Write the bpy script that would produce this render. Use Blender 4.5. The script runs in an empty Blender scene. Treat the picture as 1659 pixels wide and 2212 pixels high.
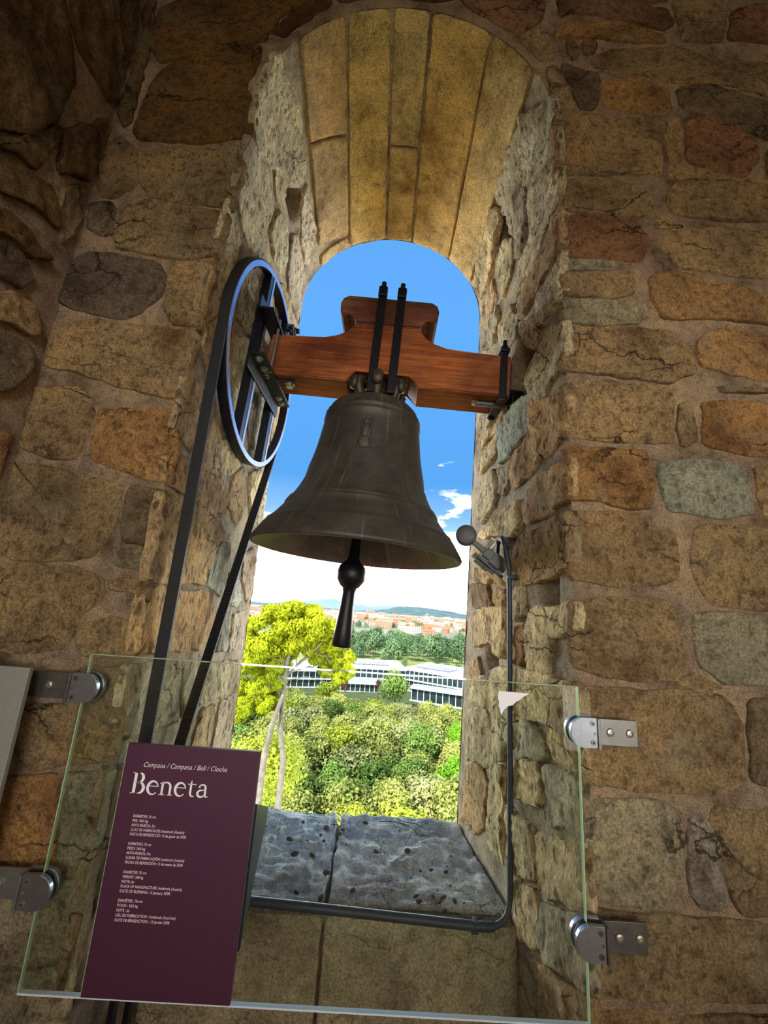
import bpy, bmesh, math, random
from mathutils import Vector, Matrix, noise
random.seed(7)
PI = math.pi
SC = bpy.context.scene
COL = SC.collection

# ------------------------------------------------------------------ camera
cam_d = bpy.data.cameras.new('camera'); cam = bpy.data.objects.new('camera', cam_d); COL.objects.link(cam)
Xd = Vector((0.99733854, 0.07187913, 0.01221622)); Yd = Vector((-0.02850472, 0.23018908, 0.97272836))
Zd = Vector((0.06710683, -0.9704877, 0.23162534))
right = Vector((Xd.x, Yd.x, Zd.x)); down = Vector((Xd.y, Yd.y, Zd.y)); fwd = Vector((Xd.z, Yd.z, Zd.z))
M = Matrix((right, -down, -fwd)).transposed().to_4x4(); M.translation = Vector((0, 0, 1.6))
cam.matrix_world = M
cam_d.sensor_fit = 'HORIZONTAL'; cam_d.sensor_width = 36.0; cam_d.lens = 904.3 / 1659 * 36
cam_d.clip_start = 0.02; cam_d.clip_end = 20000
SC.camera = cam

# ------------------------------------------------------------------ node helpers
def NT(m):
    m.use_nodes = True; m.node_tree.nodes.clear(); return m.node_tree
def nd(t, typ, ins=None, **kw):
    n = t.nodes.new(typ)
    for k, v in kw.items(): setattr(n, k, v)
    for k, v in (ins or {}).items():
        if isinstance(v, bpy.types.NodeSocket): t.links.new(v, n.inputs[k])
        else: n.inputs[k].default_value = v
    return n
def ramp(t, fac, stops):
    r = nd(t, 'ShaderNodeValToRGB', {0: fac}); e = r.color_ramp.elements
    while len(e) < len(stops): e.new(0.5)
    for el, (p, c) in zip(e, stops):
        el.position = p; el.color = (*c, 1) if len(c) == 3 else c
    return r.outputs[0]
def mixc(t, a, b, fac, mode='MIX'):
    n = nd(t, 'ShaderNodeMix', data_type='RGBA', blend_type=mode)
    for i, v in ((0, fac), (6, a), (7, b)):
        if isinstance(v, bpy.types.NodeSocket): t.links.new(v, n.inputs[i])
        else: n.inputs[i].default_value = v if i == 0 else (*v, 1)[:4]
    return n.outputs[2]
def math_(t, op, a, b=0.0):
    return nd(t, 'ShaderNodeMath', {0: a, 1: b}, operation=op).outputs[0]

# ------------------------------------------------------------------ sky
w = bpy.data.worlds.new('sky'); SC.world = w; w.use_nodes = True; t = w.node_tree; t.nodes.clear()
tc = nd(t, 'ShaderNodeTexCoord'); sp = nd(t, 'ShaderNodeSeparateXYZ', {0: tc.outputs['Generated']})
z = sp.outputs[2]
base = ramp(t, z, [(0.0, (1.0, 1.05, 1.12)), (0.11, (.85, .98, 1.12)), (0.19, (.36, .68, 1.08)), (0.30, (.11, .41, .94)), (0.62, (.13, .44, 1.0)), (1.0, (.10, .36, .9))])
mp = nd(t, 'ShaderNodeMapping', {0: tc.outputs['Generated'], 'Scale': (3.2, 3.2, 9.5), 'Location': (3.35, 0.2, 1.15)})
n1 = nd(t, 'ShaderNodeTexNoise', {'Vector': mp.outputs[0], 'Scale': 1.9, 'Detail': 9.0, 'Roughness': .56})
thr = ramp(t, z, [(0.0, (.36,)*3), (0.12, (.40,)*3), (0.18, (.52,)*3), (0.29, (.575,)*3), (0.40, (.72,)*3), (1.0, (.72,)*3)])
d_ = math_(t, 'SUBTRACT', n1.outputs[0], thr); m_ = nd(t, 'ShaderNodeMapRange', {0: d_, 1: 0.0, 2: 0.1}).outputs[0]
n2 = nd(t, 'ShaderNodeTexNoise', {'Vector': mp.outputs[0], 'Scale': 6.0, 'Detail': 6.0})
cl = ramp(t, n2.outputs[0], [(0.25, (1.0, 1.1, 1.2)), (0.55, (3.6, 3.6, 3.6))])
sky = mixc(t, base, cl, m_)
gr = mixc(t, (.30, .36, .16), sky, nd(t, 'ShaderNodeMapRange', {0: z, 1: -0.02, 2: 0.0}).outputs[0])
hz = ramp(t, z, [(0.0, (1, 1, 1)), (.09, (.95,)*3), (.135, (.4,)*3), (.19, (0.02,)*3), (.22, (0, 0, 0))])   # white haze and cloud along the whole horizon
bg = nd(t, 'ShaderNodeBackground', {0: gr, 1: math_(t, 'ADD', 1.0, math_(t, 'MULTIPLY', math_(t, 'MULTIPLY', hz, 9.5), nd(t, 'ShaderNodeMapRange', {0: z, 1: -0.01, 2: 0.0}).outputs[0]))}); nd(t, 'ShaderNodeOutputWorld', {0: bg.outputs[0]})

# ------------------------------------------------------------------ sun, and unseen fill lamps added inside the room
def lamp(name, typ, energy, color, loc, rot, **kw):
    d = bpy.data.lights.new(name, typ); d.energy = energy; d.color = color
    for k, v in kw.items(): setattr(d, k, v)
    o = bpy.data.objects.new(name, d); COL.objects.link(o); o.location = loc; o.rotation_euler = rot; return o
def aim(o, d): o.rotation_euler = Vector(d).to_track_quat('-Z', 'Y').to_euler()
sun = lamp('sun', 'SUN', 8.4, (1, .95, .84), (0, 0, 30), (0, 0, 0), angle=math.radians(.6)); aim(sun, (0.62, 1.0, -1.05))
l1 = lamp('fill_back', 'AREA', 12, (1, .88, .72), (.75, -2.45, 2.1), (0, 0, 0), shape='RECTANGLE', size=1.1, size_y=1.7); aim(l1, (0, 1, -0.02))  # added fill lamp set in the back wall's opening
l2 = lamp('fill_right', 'AREA', 11, (1, .92, .80), (1.85, -1.0, 1.5), (0, 0, 0), shape='RECTANGLE', size=1.1, size_y=1.6); aim(l2, (-1, .75, 0))  # added fill lamp; the right wall behind it has no opening
l3 = lamp('fill_left', 'AREA', 27, (1, .90, .76), (-.85, -1.5, 2.15), (0, 0, 0), shape='RECTANGLE', size=1.1, size_y=1.5); aim(l3, (.6, 1, -.12))  # added fill lamp off the solid left wall, brightens the right jamb
SC.view_settings.view_transform = 'Standard'; SC.view_settings.look = 'None'
SC.view_settings.exposure = 0.0; SC.view_settings.gamma = 1.0; SC.view_settings.use_curve_mapping = False

# ------------------------------------------------------------------ materials
MATS = {}
def principled(name, color, rough=.6, metal=0.0, **kw):
    m = bpy.data.materials.new(name); t = NT(m)
    p = nd(t, 'ShaderNodeBsdfPrincipled', {'Base Color': (*color, 1), 'Roughness': rough, 'Metallic': metal})
    for k, v in kw.items(): p.inputs[k].default_value = v
    nd(t, 'ShaderNodeOutputMaterial', {0: p.outputs[0]}); MATS[name] = m; m.diffuse_color = (*color, 1)
    return m, t, p
def noisy(name, color, rough=.6, metal=0.0, scale=30, amt=.25, bump=.1, dist=.002, **kw):
    m, t, p = principled(name, color, rough, metal, **kw)
    tc = nd(t, 'ShaderNodeTexCoord'); n = nd(t, 'ShaderNodeTexNoise', {'Vector': tc.outputs['Object'], 'Scale': scale, 'Detail': 6.0, 'Roughness': .65})
    lo = tuple(c * (1 - amt) for c in color); hi = tuple(min(1, c * (1 + amt)) for c in color)
    t.links.new(ramp(t, n.outputs[0], [(.3, lo), (.7, hi)]), p.inputs['Base Color'])
    if bump:
        b = nd(t, 'ShaderNodeBump', {'Strength': bump, 'Distance': dist, 'Height': n.outputs[0]}); t.links.new(b.outputs[0], p.inputs['Normal'])
    return m
def stone_mat(name, rough_bump=1.0, pit=.35, stretch=(1, 1, 1), lichen=.25, crack=.8, csc=6.0, cst=(.55, .55, 1.3)):
    m = bpy.data.materials.new(name); t = NT(m); MATS[name] = m
    tc = nd(t, 'ShaderNodeTexCoord'); v = nd(t, 'ShaderNodeMapping', {0: tc.outputs['Object'], 'Scale': stretch}).outputs[0]
    at = nd(t, 'ShaderNodeAttribute', attribute_name='tint')
    nb = nd(t, 'ShaderNodeTexNoise', {'Vector': v, 'Scale': 5.0, 'Detail': 8.0, 'Roughness': .62})
    nm = nd(t, 'ShaderNodeTexNoise', {'Vector': v, 'Scale': 26.0, 'Detail': 9.0, 'Roughness': .72})
    nf = nd(t, 'ShaderNodeTexNoise', {'Vector': v, 'Scale': 150.0, 'Detail': 5.0, 'Roughness': .75})
    vo = nd(t, 'ShaderNodeTexVoronoi', {'Vector': mixv(t, v, nm.outputs['Color']), 'Scale': 42.0}, feature='F1')
    pits = nd(t, 'ShaderNodeMapRange', {0: vo.outputs['Distance'], 1: .05, 2: .38, 3: 0.0, 4: 1.0}).outputs[0]
    c = mixc(t, at.outputs['Color'], ramp(t, nb.outputs[0], [(.30, (.45, .37, .30)), (.48, (1, 1, 1)), (.66, (1.42, 1.36, 1.2))]), 1.0, 'MULTIPLY')
    c = mixc(t, c, ramp(t, nm.outputs[0], [(.32, (.45, .40, .34)), (.47, (1, 1, 1)), (.7, (1.3, 1.28, 1.22))]), .8, 'MULTIPLY')
    c = mixc(t, c, ramp(t, nf.outputs[0], [(.36, (.38, .34, .30)), (.5, (1, 1, 1)), (.66, (1.6, 1.56, 1.5))]), .7, 'MULTIPLY')
    c = mixc(t, c, (.055, .04, .025), math_(t, 'MULTIPLY', math_(t, 'SUBTRACT', 1.0, pits), pit))
    lm = nd(t, 'ShaderNodeTexNoise', {'Vector': v, 'Scale': 9.0, 'Detail': 7.0, 'W': 3.0}, noise_dimensions='4D')
    c = mixc(t, c, (.33, .33, .24), math_(t, 'MULTIPLY', nd(t, 'ShaderNodeMapRange', {0: lm.outputs[0], 1: .55, 2: .72}).outputs[0], lichen))
    cw = nd(t, 'ShaderNodeVectorMath', {0: nb.outputs['Color']}, operation='SCALE'); cw.inputs['Scale'].default_value = .16
    cv = nd(t, 'ShaderNodeVectorMath', {0: nd(t, 'ShaderNodeMapping', {0: tc.outputs['Object'], 'Scale': cst}).outputs[0], 1: cw.outputs[0]}, operation='ADD').outputs[0]
    ce = nd(t, 'ShaderNodeTexVoronoi', {'Vector': cv, 'Scale': csc}, feature='DISTANCE_TO_EDGE')
    ck = nd(t, 'ShaderNodeMapRange', {0: ce.outputs['Distance'], 1: .004, 2: .016, 3: 1.0, 4: 0.0}).outputs[0]
    ck = math_(t, 'MULTIPLY', ck, nd(t, 'ShaderNodeMapRange', {0: lm0(t, v), 1: .50, 2: .60}).outputs[0])
    c = mixc(t, c, (.03, .02, .012), math_(t, 'MULTIPLY', ck, crack))
    hgt = math_(t, 'ADD', math_(t, 'MULTIPLY', nm.outputs[0], 1.0), math_(t, 'MULTIPLY', nf.outputs[0], .28))
    hgt = math_(t, 'ADD', hgt, math_(t, 'MULTIPLY', pits, pit * 1.1))
    hgt = math_(t, 'ADD', hgt, math_(t, 'MULTIPLY', nb.outputs[0], .9))
    hgt = math_(t, 'SUBTRACT', hgt, math_(t, 'MULTIPLY', ck, crack * .8))
    b = nd(t, 'ShaderNodeBump', {'Strength': .9, 'Distance': .017 * rough_bump, 'Height': hgt})
    p = nd(t, 'ShaderNodeBsdfPrincipled', {'Base Color': c, 'Roughness': .93, 'Normal': b.outputs[0], 'Specular IOR Level': .2})
    nd(t, 'ShaderNodeOutputMaterial', {0: p.outputs[0]})
    return m
def lm0(t, v): return nd(t, 'ShaderNodeTexNoise', {'Vector': v, 'Scale': 4.0, 'Detail': 3.0, 'W': 8.0}, noise_dimensions='4D').outputs[0]
def mixv(t, a, b):
    s = nd(t, 'ShaderNodeVectorMath', {0: b}, operation='SCALE'); s.inputs['Scale'].default_value = .05
    return nd(t, 'ShaderNodeVectorMath', {0: a, 1: s.outputs[0]}, operation='ADD').outputs[0]
stone_mat('wall_stone', 1.2, .30)
stone_mat('reveal_stone', 1.6, .62, (1, 1, .55), .45)
stone_mat('arch_stone', .6, .10, (1, 1, 1), .12, .35)
stone_mat('sill_stone', 2.0, .08, (1, 1, 1), .3, .9, 11.0, (1, 1, 1))
stone_mat('mortar', .8, .12, (1.6, 1.6, 1.6), .1, 0)
noisy('bronze', (.088, .072, .046), .5, .55, 18, .35, .25, .002)
noisy('black_iron', (.007, .007, .011), .42, .3, 40, .3, .2, .001)
noisy('rubber', (.008, .008, .009), .65, 0, 60, .3, .1, .001)
noisy('wheel_steel', (.46, .52, .78), .32, .75, 50, .15, .1, .0005)  # blue of the reflected sky put into the steel colour
noisy('dark_steel', (.018, .021, .034), .4, .4, 50, .2, .1, .0005)
noisy('zinc', (.55, .50, .40), .35, .9, 80, .2, .1, .0005)
noisy('grey_paint', (.085, .09, .085), .5, .1, 40, .25, .15, .001)
noisy('brushed_steel', (.42, .46, .54), .28, .9, 60, .1, .03, .0003)
noisy('bar_steel', (.30, .30, .28), .42, .75, 30, .2, .05, .0004)
noisy('dull_steel', (.13, .12, .11), .45, .7, 30, .35, .1, .0005)
noisy('conduit_plastic', (.03, .042, .062), .5, 0, 60, .25, .1, .0005)
noisy('sign_board', (.075, .018, .045), .5, 0, 200, .12, .05, .0002)
noisy('sign_edge', (.035, .045, .05), .35, .2, 30, .2, .05, .0003)
noisy('grey_board', (.25, .25, .21), .5, 0, 60, .08, .05, .0003)
noisy('print_white', (.97, .96, .98), .5, 0, 100, .03, 0)
noisy('print_pink', (.86, .70, .76), .5, 0, 100, .03, 0)
noisy('patch_white', (.93, .91, .93), .7, 0, 60, .04, .1, .0005)
noisy('wedge_wood', (.52, .36, .16), .7, 0, 25, .3, .2, .001)
noisy('pellet', (.075, .055, .045), .9, 0, 120, .5, .5, .002)
noisy('bark_pine', (.22, .18, .15), .9, 0, 3.0, .4, .8, .05)
noisy('bark_dark', (.12, .09, .06), .9, 0, 5.0, .4, .8, .05)
noisy('roof_white', (.50, .52, .56), .5, 0, .3, .06, 0)
noisy('panel_blue', (.05, .08, .17), .25, .2, .5, .2, 0)
noisy('facade_glass', (.03, .055, .065), .12, .2, .25, .6, 0)
noisy('facade_white', (.55, .55, .56), .6, 0, .3, .06, 0)
noisy('clay_roof', (.50, .17, .08), .8, 0, .12, .25, 0)
noisy('house_wall', (.48, .33, .23), .8, 0, .05, .22, 0)
noisy('house_white', (.52, .49, .45), .8, 0, .05, .15, 0)
noisy('house_brick', (.40, .15, .08), .8, 0, .05, .2, 0)
noisy('house_window', (.05, .05, .07), .3, 0, .2, .4, 0)
# wood with long grain
def wood(name, c1, c2):
    m = bpy.data.materials.new(name); t = NT(m); MATS[name] = m
    tc = nd(t, 'ShaderNodeTexCoord'); v = nd(t, 'ShaderNodeMapping', {0: tc.outputs['Object'], 'Scale': (1.2, 9, 16)}).outputs[0]
    n = nd(t, 'ShaderNodeTexNoise', {'Vector': v, 'Scale': 3.0, 'Detail': 9.0, 'Roughness': .62, 'Distortion': 1.2})
    n2 = nd(t, 'ShaderNodeTexNoise', {'Vector': tc.outputs['Object'], 'Scale': 5.0, 'Detail': 4.0})
    c = mixc(t, ramp(t, n.outputs[0], [(.3, c1), (.65, c2)]), ramp(t, n2.outputs[0], [(.35, (.42, .32, .28)), (.55, (1, 1, 1)), (.7, (1.35, 1.2, 1.0))]), .9, 'MULTIPLY')
    b = nd(t, 'ShaderNodeBump', {'Strength': .35, 'Distance': .002, 'Height': n.outputs[0]})
    p = nd(t, 'ShaderNodeBsdfPrincipled', {'Base Color': c, 'Roughness': .68, 'Specular IOR Level': .2, 'Normal': b.outputs[0]})
    nd(t, 'ShaderNodeOutputMaterial', {0: p.outputs[0]}); return m
wood('headstock_wood', (.16, .042, .014), (.46, .15, .045))
wood('cap_wood', (.12, .045, .028), (.26, .10, .06))
# bell bronze with run-off streaks down its side
m = bpy.data.materials.new('bell_bronze'); t = NT(m); MATS['bell_bronze'] = m
tc = nd(t, 'ShaderNodeTexCoord'); sp = nd(t, 'ShaderNodeSeparateXYZ', {0: tc.outputs['Object']})
ang = math_(t, 'ARCTAN2', sp.outputs[1], sp.outputs[0])
cv = nd(t, 'ShaderNodeCombineXYZ', {0: math_(t, 'MULTIPLY', ang, 7.0), 1: math_(t, 'MULTIPLY', sp.outputs[2], 1.3)}).outputs[0]
st = nd(t, 'ShaderNodeTexNoise', {'Vector': cv, 'Scale': 2.2, 'Detail': 5.0, 'Roughness': .6})
n = nd(t, 'ShaderNodeTexNoise', {'Vector': tc.outputs['Object'], 'Scale': 9.0, 'Detail': 9.0, 'Roughness': .7})
c = ramp(t, n.outputs[0], [(.3, (.036, .033, .028)), (.5, (.070, .063, .052)), (.72, (.115, .106, .088))])
c = mixc(t, c, (.30, .26, .19), math_(t, 'MULTIPLY', nd(t, 'ShaderNodeMapRange', {0: st.outputs[0], 1: .58, 2: .72}).outputs[0], .55))
b = nd(t, 'ShaderNodeBump', {'Strength': .3, 'Distance': .002, 'Height': n.outputs[0]})
p = nd(t, 'ShaderNodeBsdfPrincipled', {'Base Color': c, 'Roughness': .55, 'Metallic': .35, 'Normal': b.outputs[0]})
nd(t, 'ShaderNodeOutputMaterial', {0: p.outputs[0]})
# glass pane: clear, faintly green, with its surface reflections
m = bpy.data.materials.new('pane_glass'); t = NT(m); MATS['pane_glass'] = m
g_ = nd(t, 'ShaderNodeNewGeometry'); tr = nd(t, 'ShaderNodeBsdfTransparent', {0: (.95, .98, .95, 1)}); gl = nd(t, 'ShaderNodeBsdfGlossy', {0: (1, 1, 1, 1), 'Roughness': .02})
fr = nd(t, 'ShaderNodeFresnel', {0: 1.5}); ff = math_(t, 'MULTIPLY', math_(t, 'MULTIPLY', fr.outputs[0], 1.6), math_(t, 'SUBTRACT', 1.0, g_.outputs['Backfacing']))   # both faces' reflection on the face that meets the ray first
mx = nd(t, 'ShaderNodeMixShader', {0: ff, 1: tr.outputs[0], 2: gl.outputs[0]})
nd(t, 'ShaderNodeOutputMaterial', {0: mx.outputs[0]})
principled('glass_edge', (.62, .85, .55), .25, 0, **{'Transmission Weight': .3})
principled('glass_edge_glint', (.80, .90, 1.0), .15)  # glint along the pane's bottom edge put into its colour
# foliage
def leaf(name, c1, c2, sc=.35, trans=.18):
    m = bpy.data.materials.new(name); t = NT(m); MATS[name] = m
    oi = nd(t, 'ShaderNodeObjectInfo'); g = nd(t, 'ShaderNodeNewGeometry')
    n = nd(t, 'ShaderNodeTexNoise', {'Vector': g.outputs['Position'], 'Scale': sc, 'Detail': 5.0})
    f = math_(t, 'ADD', math_(t, 'MULTIPLY', oi.outputs['Random'], .45), math_(t, 'SUBTRACT', n.outputs[0], .22))
    f = math_(t, 'ADD', f, math_(t, 'MULTIPLY', g.outputs['Random Per Island'], .35)); f = math_(t, 'SUBTRACT', f, .12)
    c = ramp(t, f, [(.1, c1), (.85, c2)])
    d = nd(t, 'ShaderNodeBsdfDiffuse', {0: c}); tl = nd(t, 'ShaderNodeBsdfTranslucent', {0: c})
    mx = nd(t, 'ShaderNodeMixShader', {0: trans, 1: d.outputs[0], 2: tl.outputs[0]})
    nd(t, 'ShaderNodeOutputMaterial', {0: mx.outputs[0]}); return m
leaf('leaf_green', (.022, .06, .008), (.64, .64, .18))
leaf('leaf_yellow', (.10, .14, .01), (.58, .62, .08))
leaf('leaf_olive', (.045, .07, .02), (.62, .61, .26))
leaf('leaf_dark', (.015, .05, .01), (.30, .42, .10))
leaf('leaf_bright', (.09, .26, .01), (.38, .70, .06))
leaf('leaf_pine', (.03, .05, .004), (.60, .67, .03), 1.4)
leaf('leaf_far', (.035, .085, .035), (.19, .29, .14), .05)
leaf('leaf_purple', (.08, .02, .03), (.22, .08, .08))
noisy('grass', (.27, .32, .06), .95, 0, .02, .45, 0)
noisy('forest_soil', (.10, .13, .045), .95, 0, .3, .4, 0)
noisy('hill_far', (.20, .30, .42), .95, 0, .003, .12, 0)  # blue distance haze put into the base colour
noisy('hill_wooded', (.075, .14, .14), .95, 0, .02, .5, .6, 8.0)  # some haze blue mixed into the wooded slope's colour
noisy('plain', (.26, .24, .14), .95, 0, .01, .4, 0)
noisy('plain_stone_face', (.24, .175, .10), .95, 0, 6, .4, .8, .02)

# ------------------------------------------------------------------ object helpers
def link(name, me, mat=None, parent=None, smooth=False):
    o = bpy.data.objects.new(name, me); COL.objects.link(o)
    if mat and not me.materials: me.materials.append(MATS[mat])
    if smooth: me.polygons.foreach_set('use_smooth', [True] * len(me.polygons))
    if parent: o.parent = parent
    return o
def obj(name, bm, mat, parent=None, smooth=False):
    me = bpy.data.meshes.new(name); bmesh.ops.recalc_face_normals(bm, faces=bm.faces); bm.to_mesh(me); bm.free()
    return link(name, me, mat, parent, smooth)
def meshobj(name, vs, fs, mat, parent=None, smooth=False):
    me = bpy.data.meshes.new(name); me.from_pydata([tuple(v) for v in vs], [], fs); me.update()
    return link(name, me, mat, parent, smooth)
def empty(name, loc=(0, 0, 0), rot=(0, 0, 0)):
    o = bpy.data.objects.new(name, None); COL.objects.link(o); o.location = loc; o.rotation_euler = rot; o.empty_display_size = .1; return o
def tag(o, label=None, cat=None, group=None, kind=None):
    if label: o['label'] = label
    if cat: o['category'] = cat
    if group: o['group'] = group
    if kind: o['kind'] = kind
    return o
def box(bm, c, s, rot=None, bevel=0.0):
    g = bmesh.ops.create_cube(bm, size=1.0)['verts']
    mt = Matrix.Translation(c) @ (rot.to_4x4() if rot else Matrix.Identity(4)) @ Matrix.Diagonal((*s, 1))
    bmesh.ops.transform(bm, matrix=mt, verts=g)
    if bevel:
        ed = list({e for v in g for e in v.link_edges})
        bmesh.ops.bevel(bm, geom=ed, offset=bevel, segments=2, affect='EDGES', profile=.6)
    return bm
def cyl(bm, a, b, r, r2=None, seg=16, cap=True):
    a = Vector(a); b = Vector(b); d = b - a; q = Vector((0, 0, 1)).rotation_difference(d.normalized())
    mt = Matrix.Translation((a + b) / 2) @ q.to_matrix().to_4x4()
    bmesh.ops.create_cone(bm, cap_ends=cap, segments=seg, radius1=r, radius2=r if r2 is None else r2, depth=d.length, matrix=mt); return bm
def lathe(bm, prof, seg=64, c=(0, 0, 0)):
    rows = []
    for r, zz in prof:
        rows.append([bm.verts.new((c[0] + r * math.cos(2 * PI * i / seg), c[1] + r * math.sin(2 * PI * i / seg), c[2] + zz)) for i in range(seg)])
    for a, b in zip(rows, rows[1:]):
        for i in range(seg): bm.faces.new((a[i], a[(i + 1) % seg], b[(i + 1) % seg], b[i]))
    return rows
def tube(bm, pts, r, seg=10):
    pts = [Vector(p) for p in pts]; rows = []
    up = Vector((0, 0, 1))
    for i, p in enumerate(pts):
        d = (pts[min(i + 1, len(pts) - 1)] - pts[max(i - 1, 0)]).normalized()
        if i == 0:
            n = d.cross(up if abs(d.z) < .9 else Vector((1, 0, 0))).normalized()
        else: n = (n - d * n.dot(d)).normalized()
        b = d.cross(n); rr = r[i] if isinstance(r, (list, tuple)) else r
        rows.append([bm.verts.new(p + (n * math.cos(2 * PI * k / seg) + b * math.sin(2 * PI * k / seg)) * rr) for k in range(seg)])
    for a, b in zip(rows, rows[1:]):
        for k in range(seg): bm.faces.new((a[k], a[(k + 1) % seg], b[(k + 1) % seg], b[k]))
    bm.faces.new(rows[0]); bm.faces.new(rows[-1][::-1]); return bm
def prism(bm, poly, axis, lo, hi, bevel=0):
    # poly in the two other axes (in x,y,z order), extruded along axis
    def P(a, b, h):
        v = [0, 0, 0]; o = [i for i in range(3) if i != axis]; v[o[0]] = a; v[o[1]] = b; v[axis] = h; return v
    A = [bm.verts.new(P(a, b, lo)) for a, b in poly]; B = [bm.verts.new(P(a, b, hi)) for a, b in poly]
    n = len(A); bm.faces.new(A); bm.faces.new(B[::-1])
    for i in range(n): bm.faces.new((A[i], B[i], B[(i + 1) % n], A[(i + 1) % n]))
    if bevel: bmesh.ops.bevel(bm, geom=[e for e in bm.edges if abs((e.verts[0].co - e.verts[1].co)[axis]) < 1e-6], offset=bevel, segments=2, affect='EDGES')
    return bm
def fbm(p, s, o=4):
    return noise.fractal(Vector(p) * s, .9, 2.0, o)

# ------------------------------------------------------------------ wall surfaces
def sst(a, b, x):
    q = min(1, max(0, (x - a) / (b - a))); return q * q * (3 - 2 * q)
AX, AZ = -0.014, 3.2
def RA(Y): return 0.525 - 0.045 * (Y - 1.05) / 0.9
def _arc(X0, Y, Z):
    if Z <= AZ: return X0
    k = min(.985, (Z - AZ) / RA(Y)); return AX + (X0 - AX) * math.sqrt(1 - k * k)
def XR(Y, Z):
    q = (Y - 1.05) / .85; xf = .423 + max(0, min(2.25, Z - .8)) * .024
    return _arc(.503 + q * (xf - .503), Y, Z)
def XL(Y, Z): return _arc(-.556 + sst(2.3, 3.2, Z) * .056, Y, Z)
YN, YFAR, XLEFT, XRIGHT, ZTOP, YBACK = 1.05, 1.95, -.95, 1.95, 4.3, -2.6
def vault_pt(a, Y, h=0.0):
    c, s_ = math.cos(a), math.sin(a); hw = (XR(Y, AZ) - AX) if c > 0 else (AX - XL(Y, AZ))
    k = abs(c) ** 1.0; return (AX + (hw - h) * c, AZ + (RA(Y) - h) * s_)
def S_front(u, v, h): return Vector((u, YN - h, v))
def S_right(u, v, h): return Vector((XR(u, v) - h, u, v))
def S_left(u, v, h): return Vector((XL(u, v) + h, u, v))
def S_side(u, v, h): return Vector((XLEFT + h, u, v))
REV = 1.55      # reveal tints raised: daylight from outside put into the stone colour
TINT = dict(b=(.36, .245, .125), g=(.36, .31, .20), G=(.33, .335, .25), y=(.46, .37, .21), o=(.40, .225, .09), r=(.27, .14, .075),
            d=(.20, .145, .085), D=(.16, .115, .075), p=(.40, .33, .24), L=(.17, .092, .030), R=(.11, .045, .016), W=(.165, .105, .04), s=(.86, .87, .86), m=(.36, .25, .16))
def settint(me, c, jit=.10):
    f = random.uniform(1 - jit, 1 + jit); w_ = random.uniform(.95, 1.05)
    a = me.color_attributes.new('tint', 'FLOAT_COLOR', 'POINT'); n = len(me.vertices)
    a.data.foreach_set('color', [c[0] * f * w_, c[1] * f, c[2] * f / w_, 1.0] * n)
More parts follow.
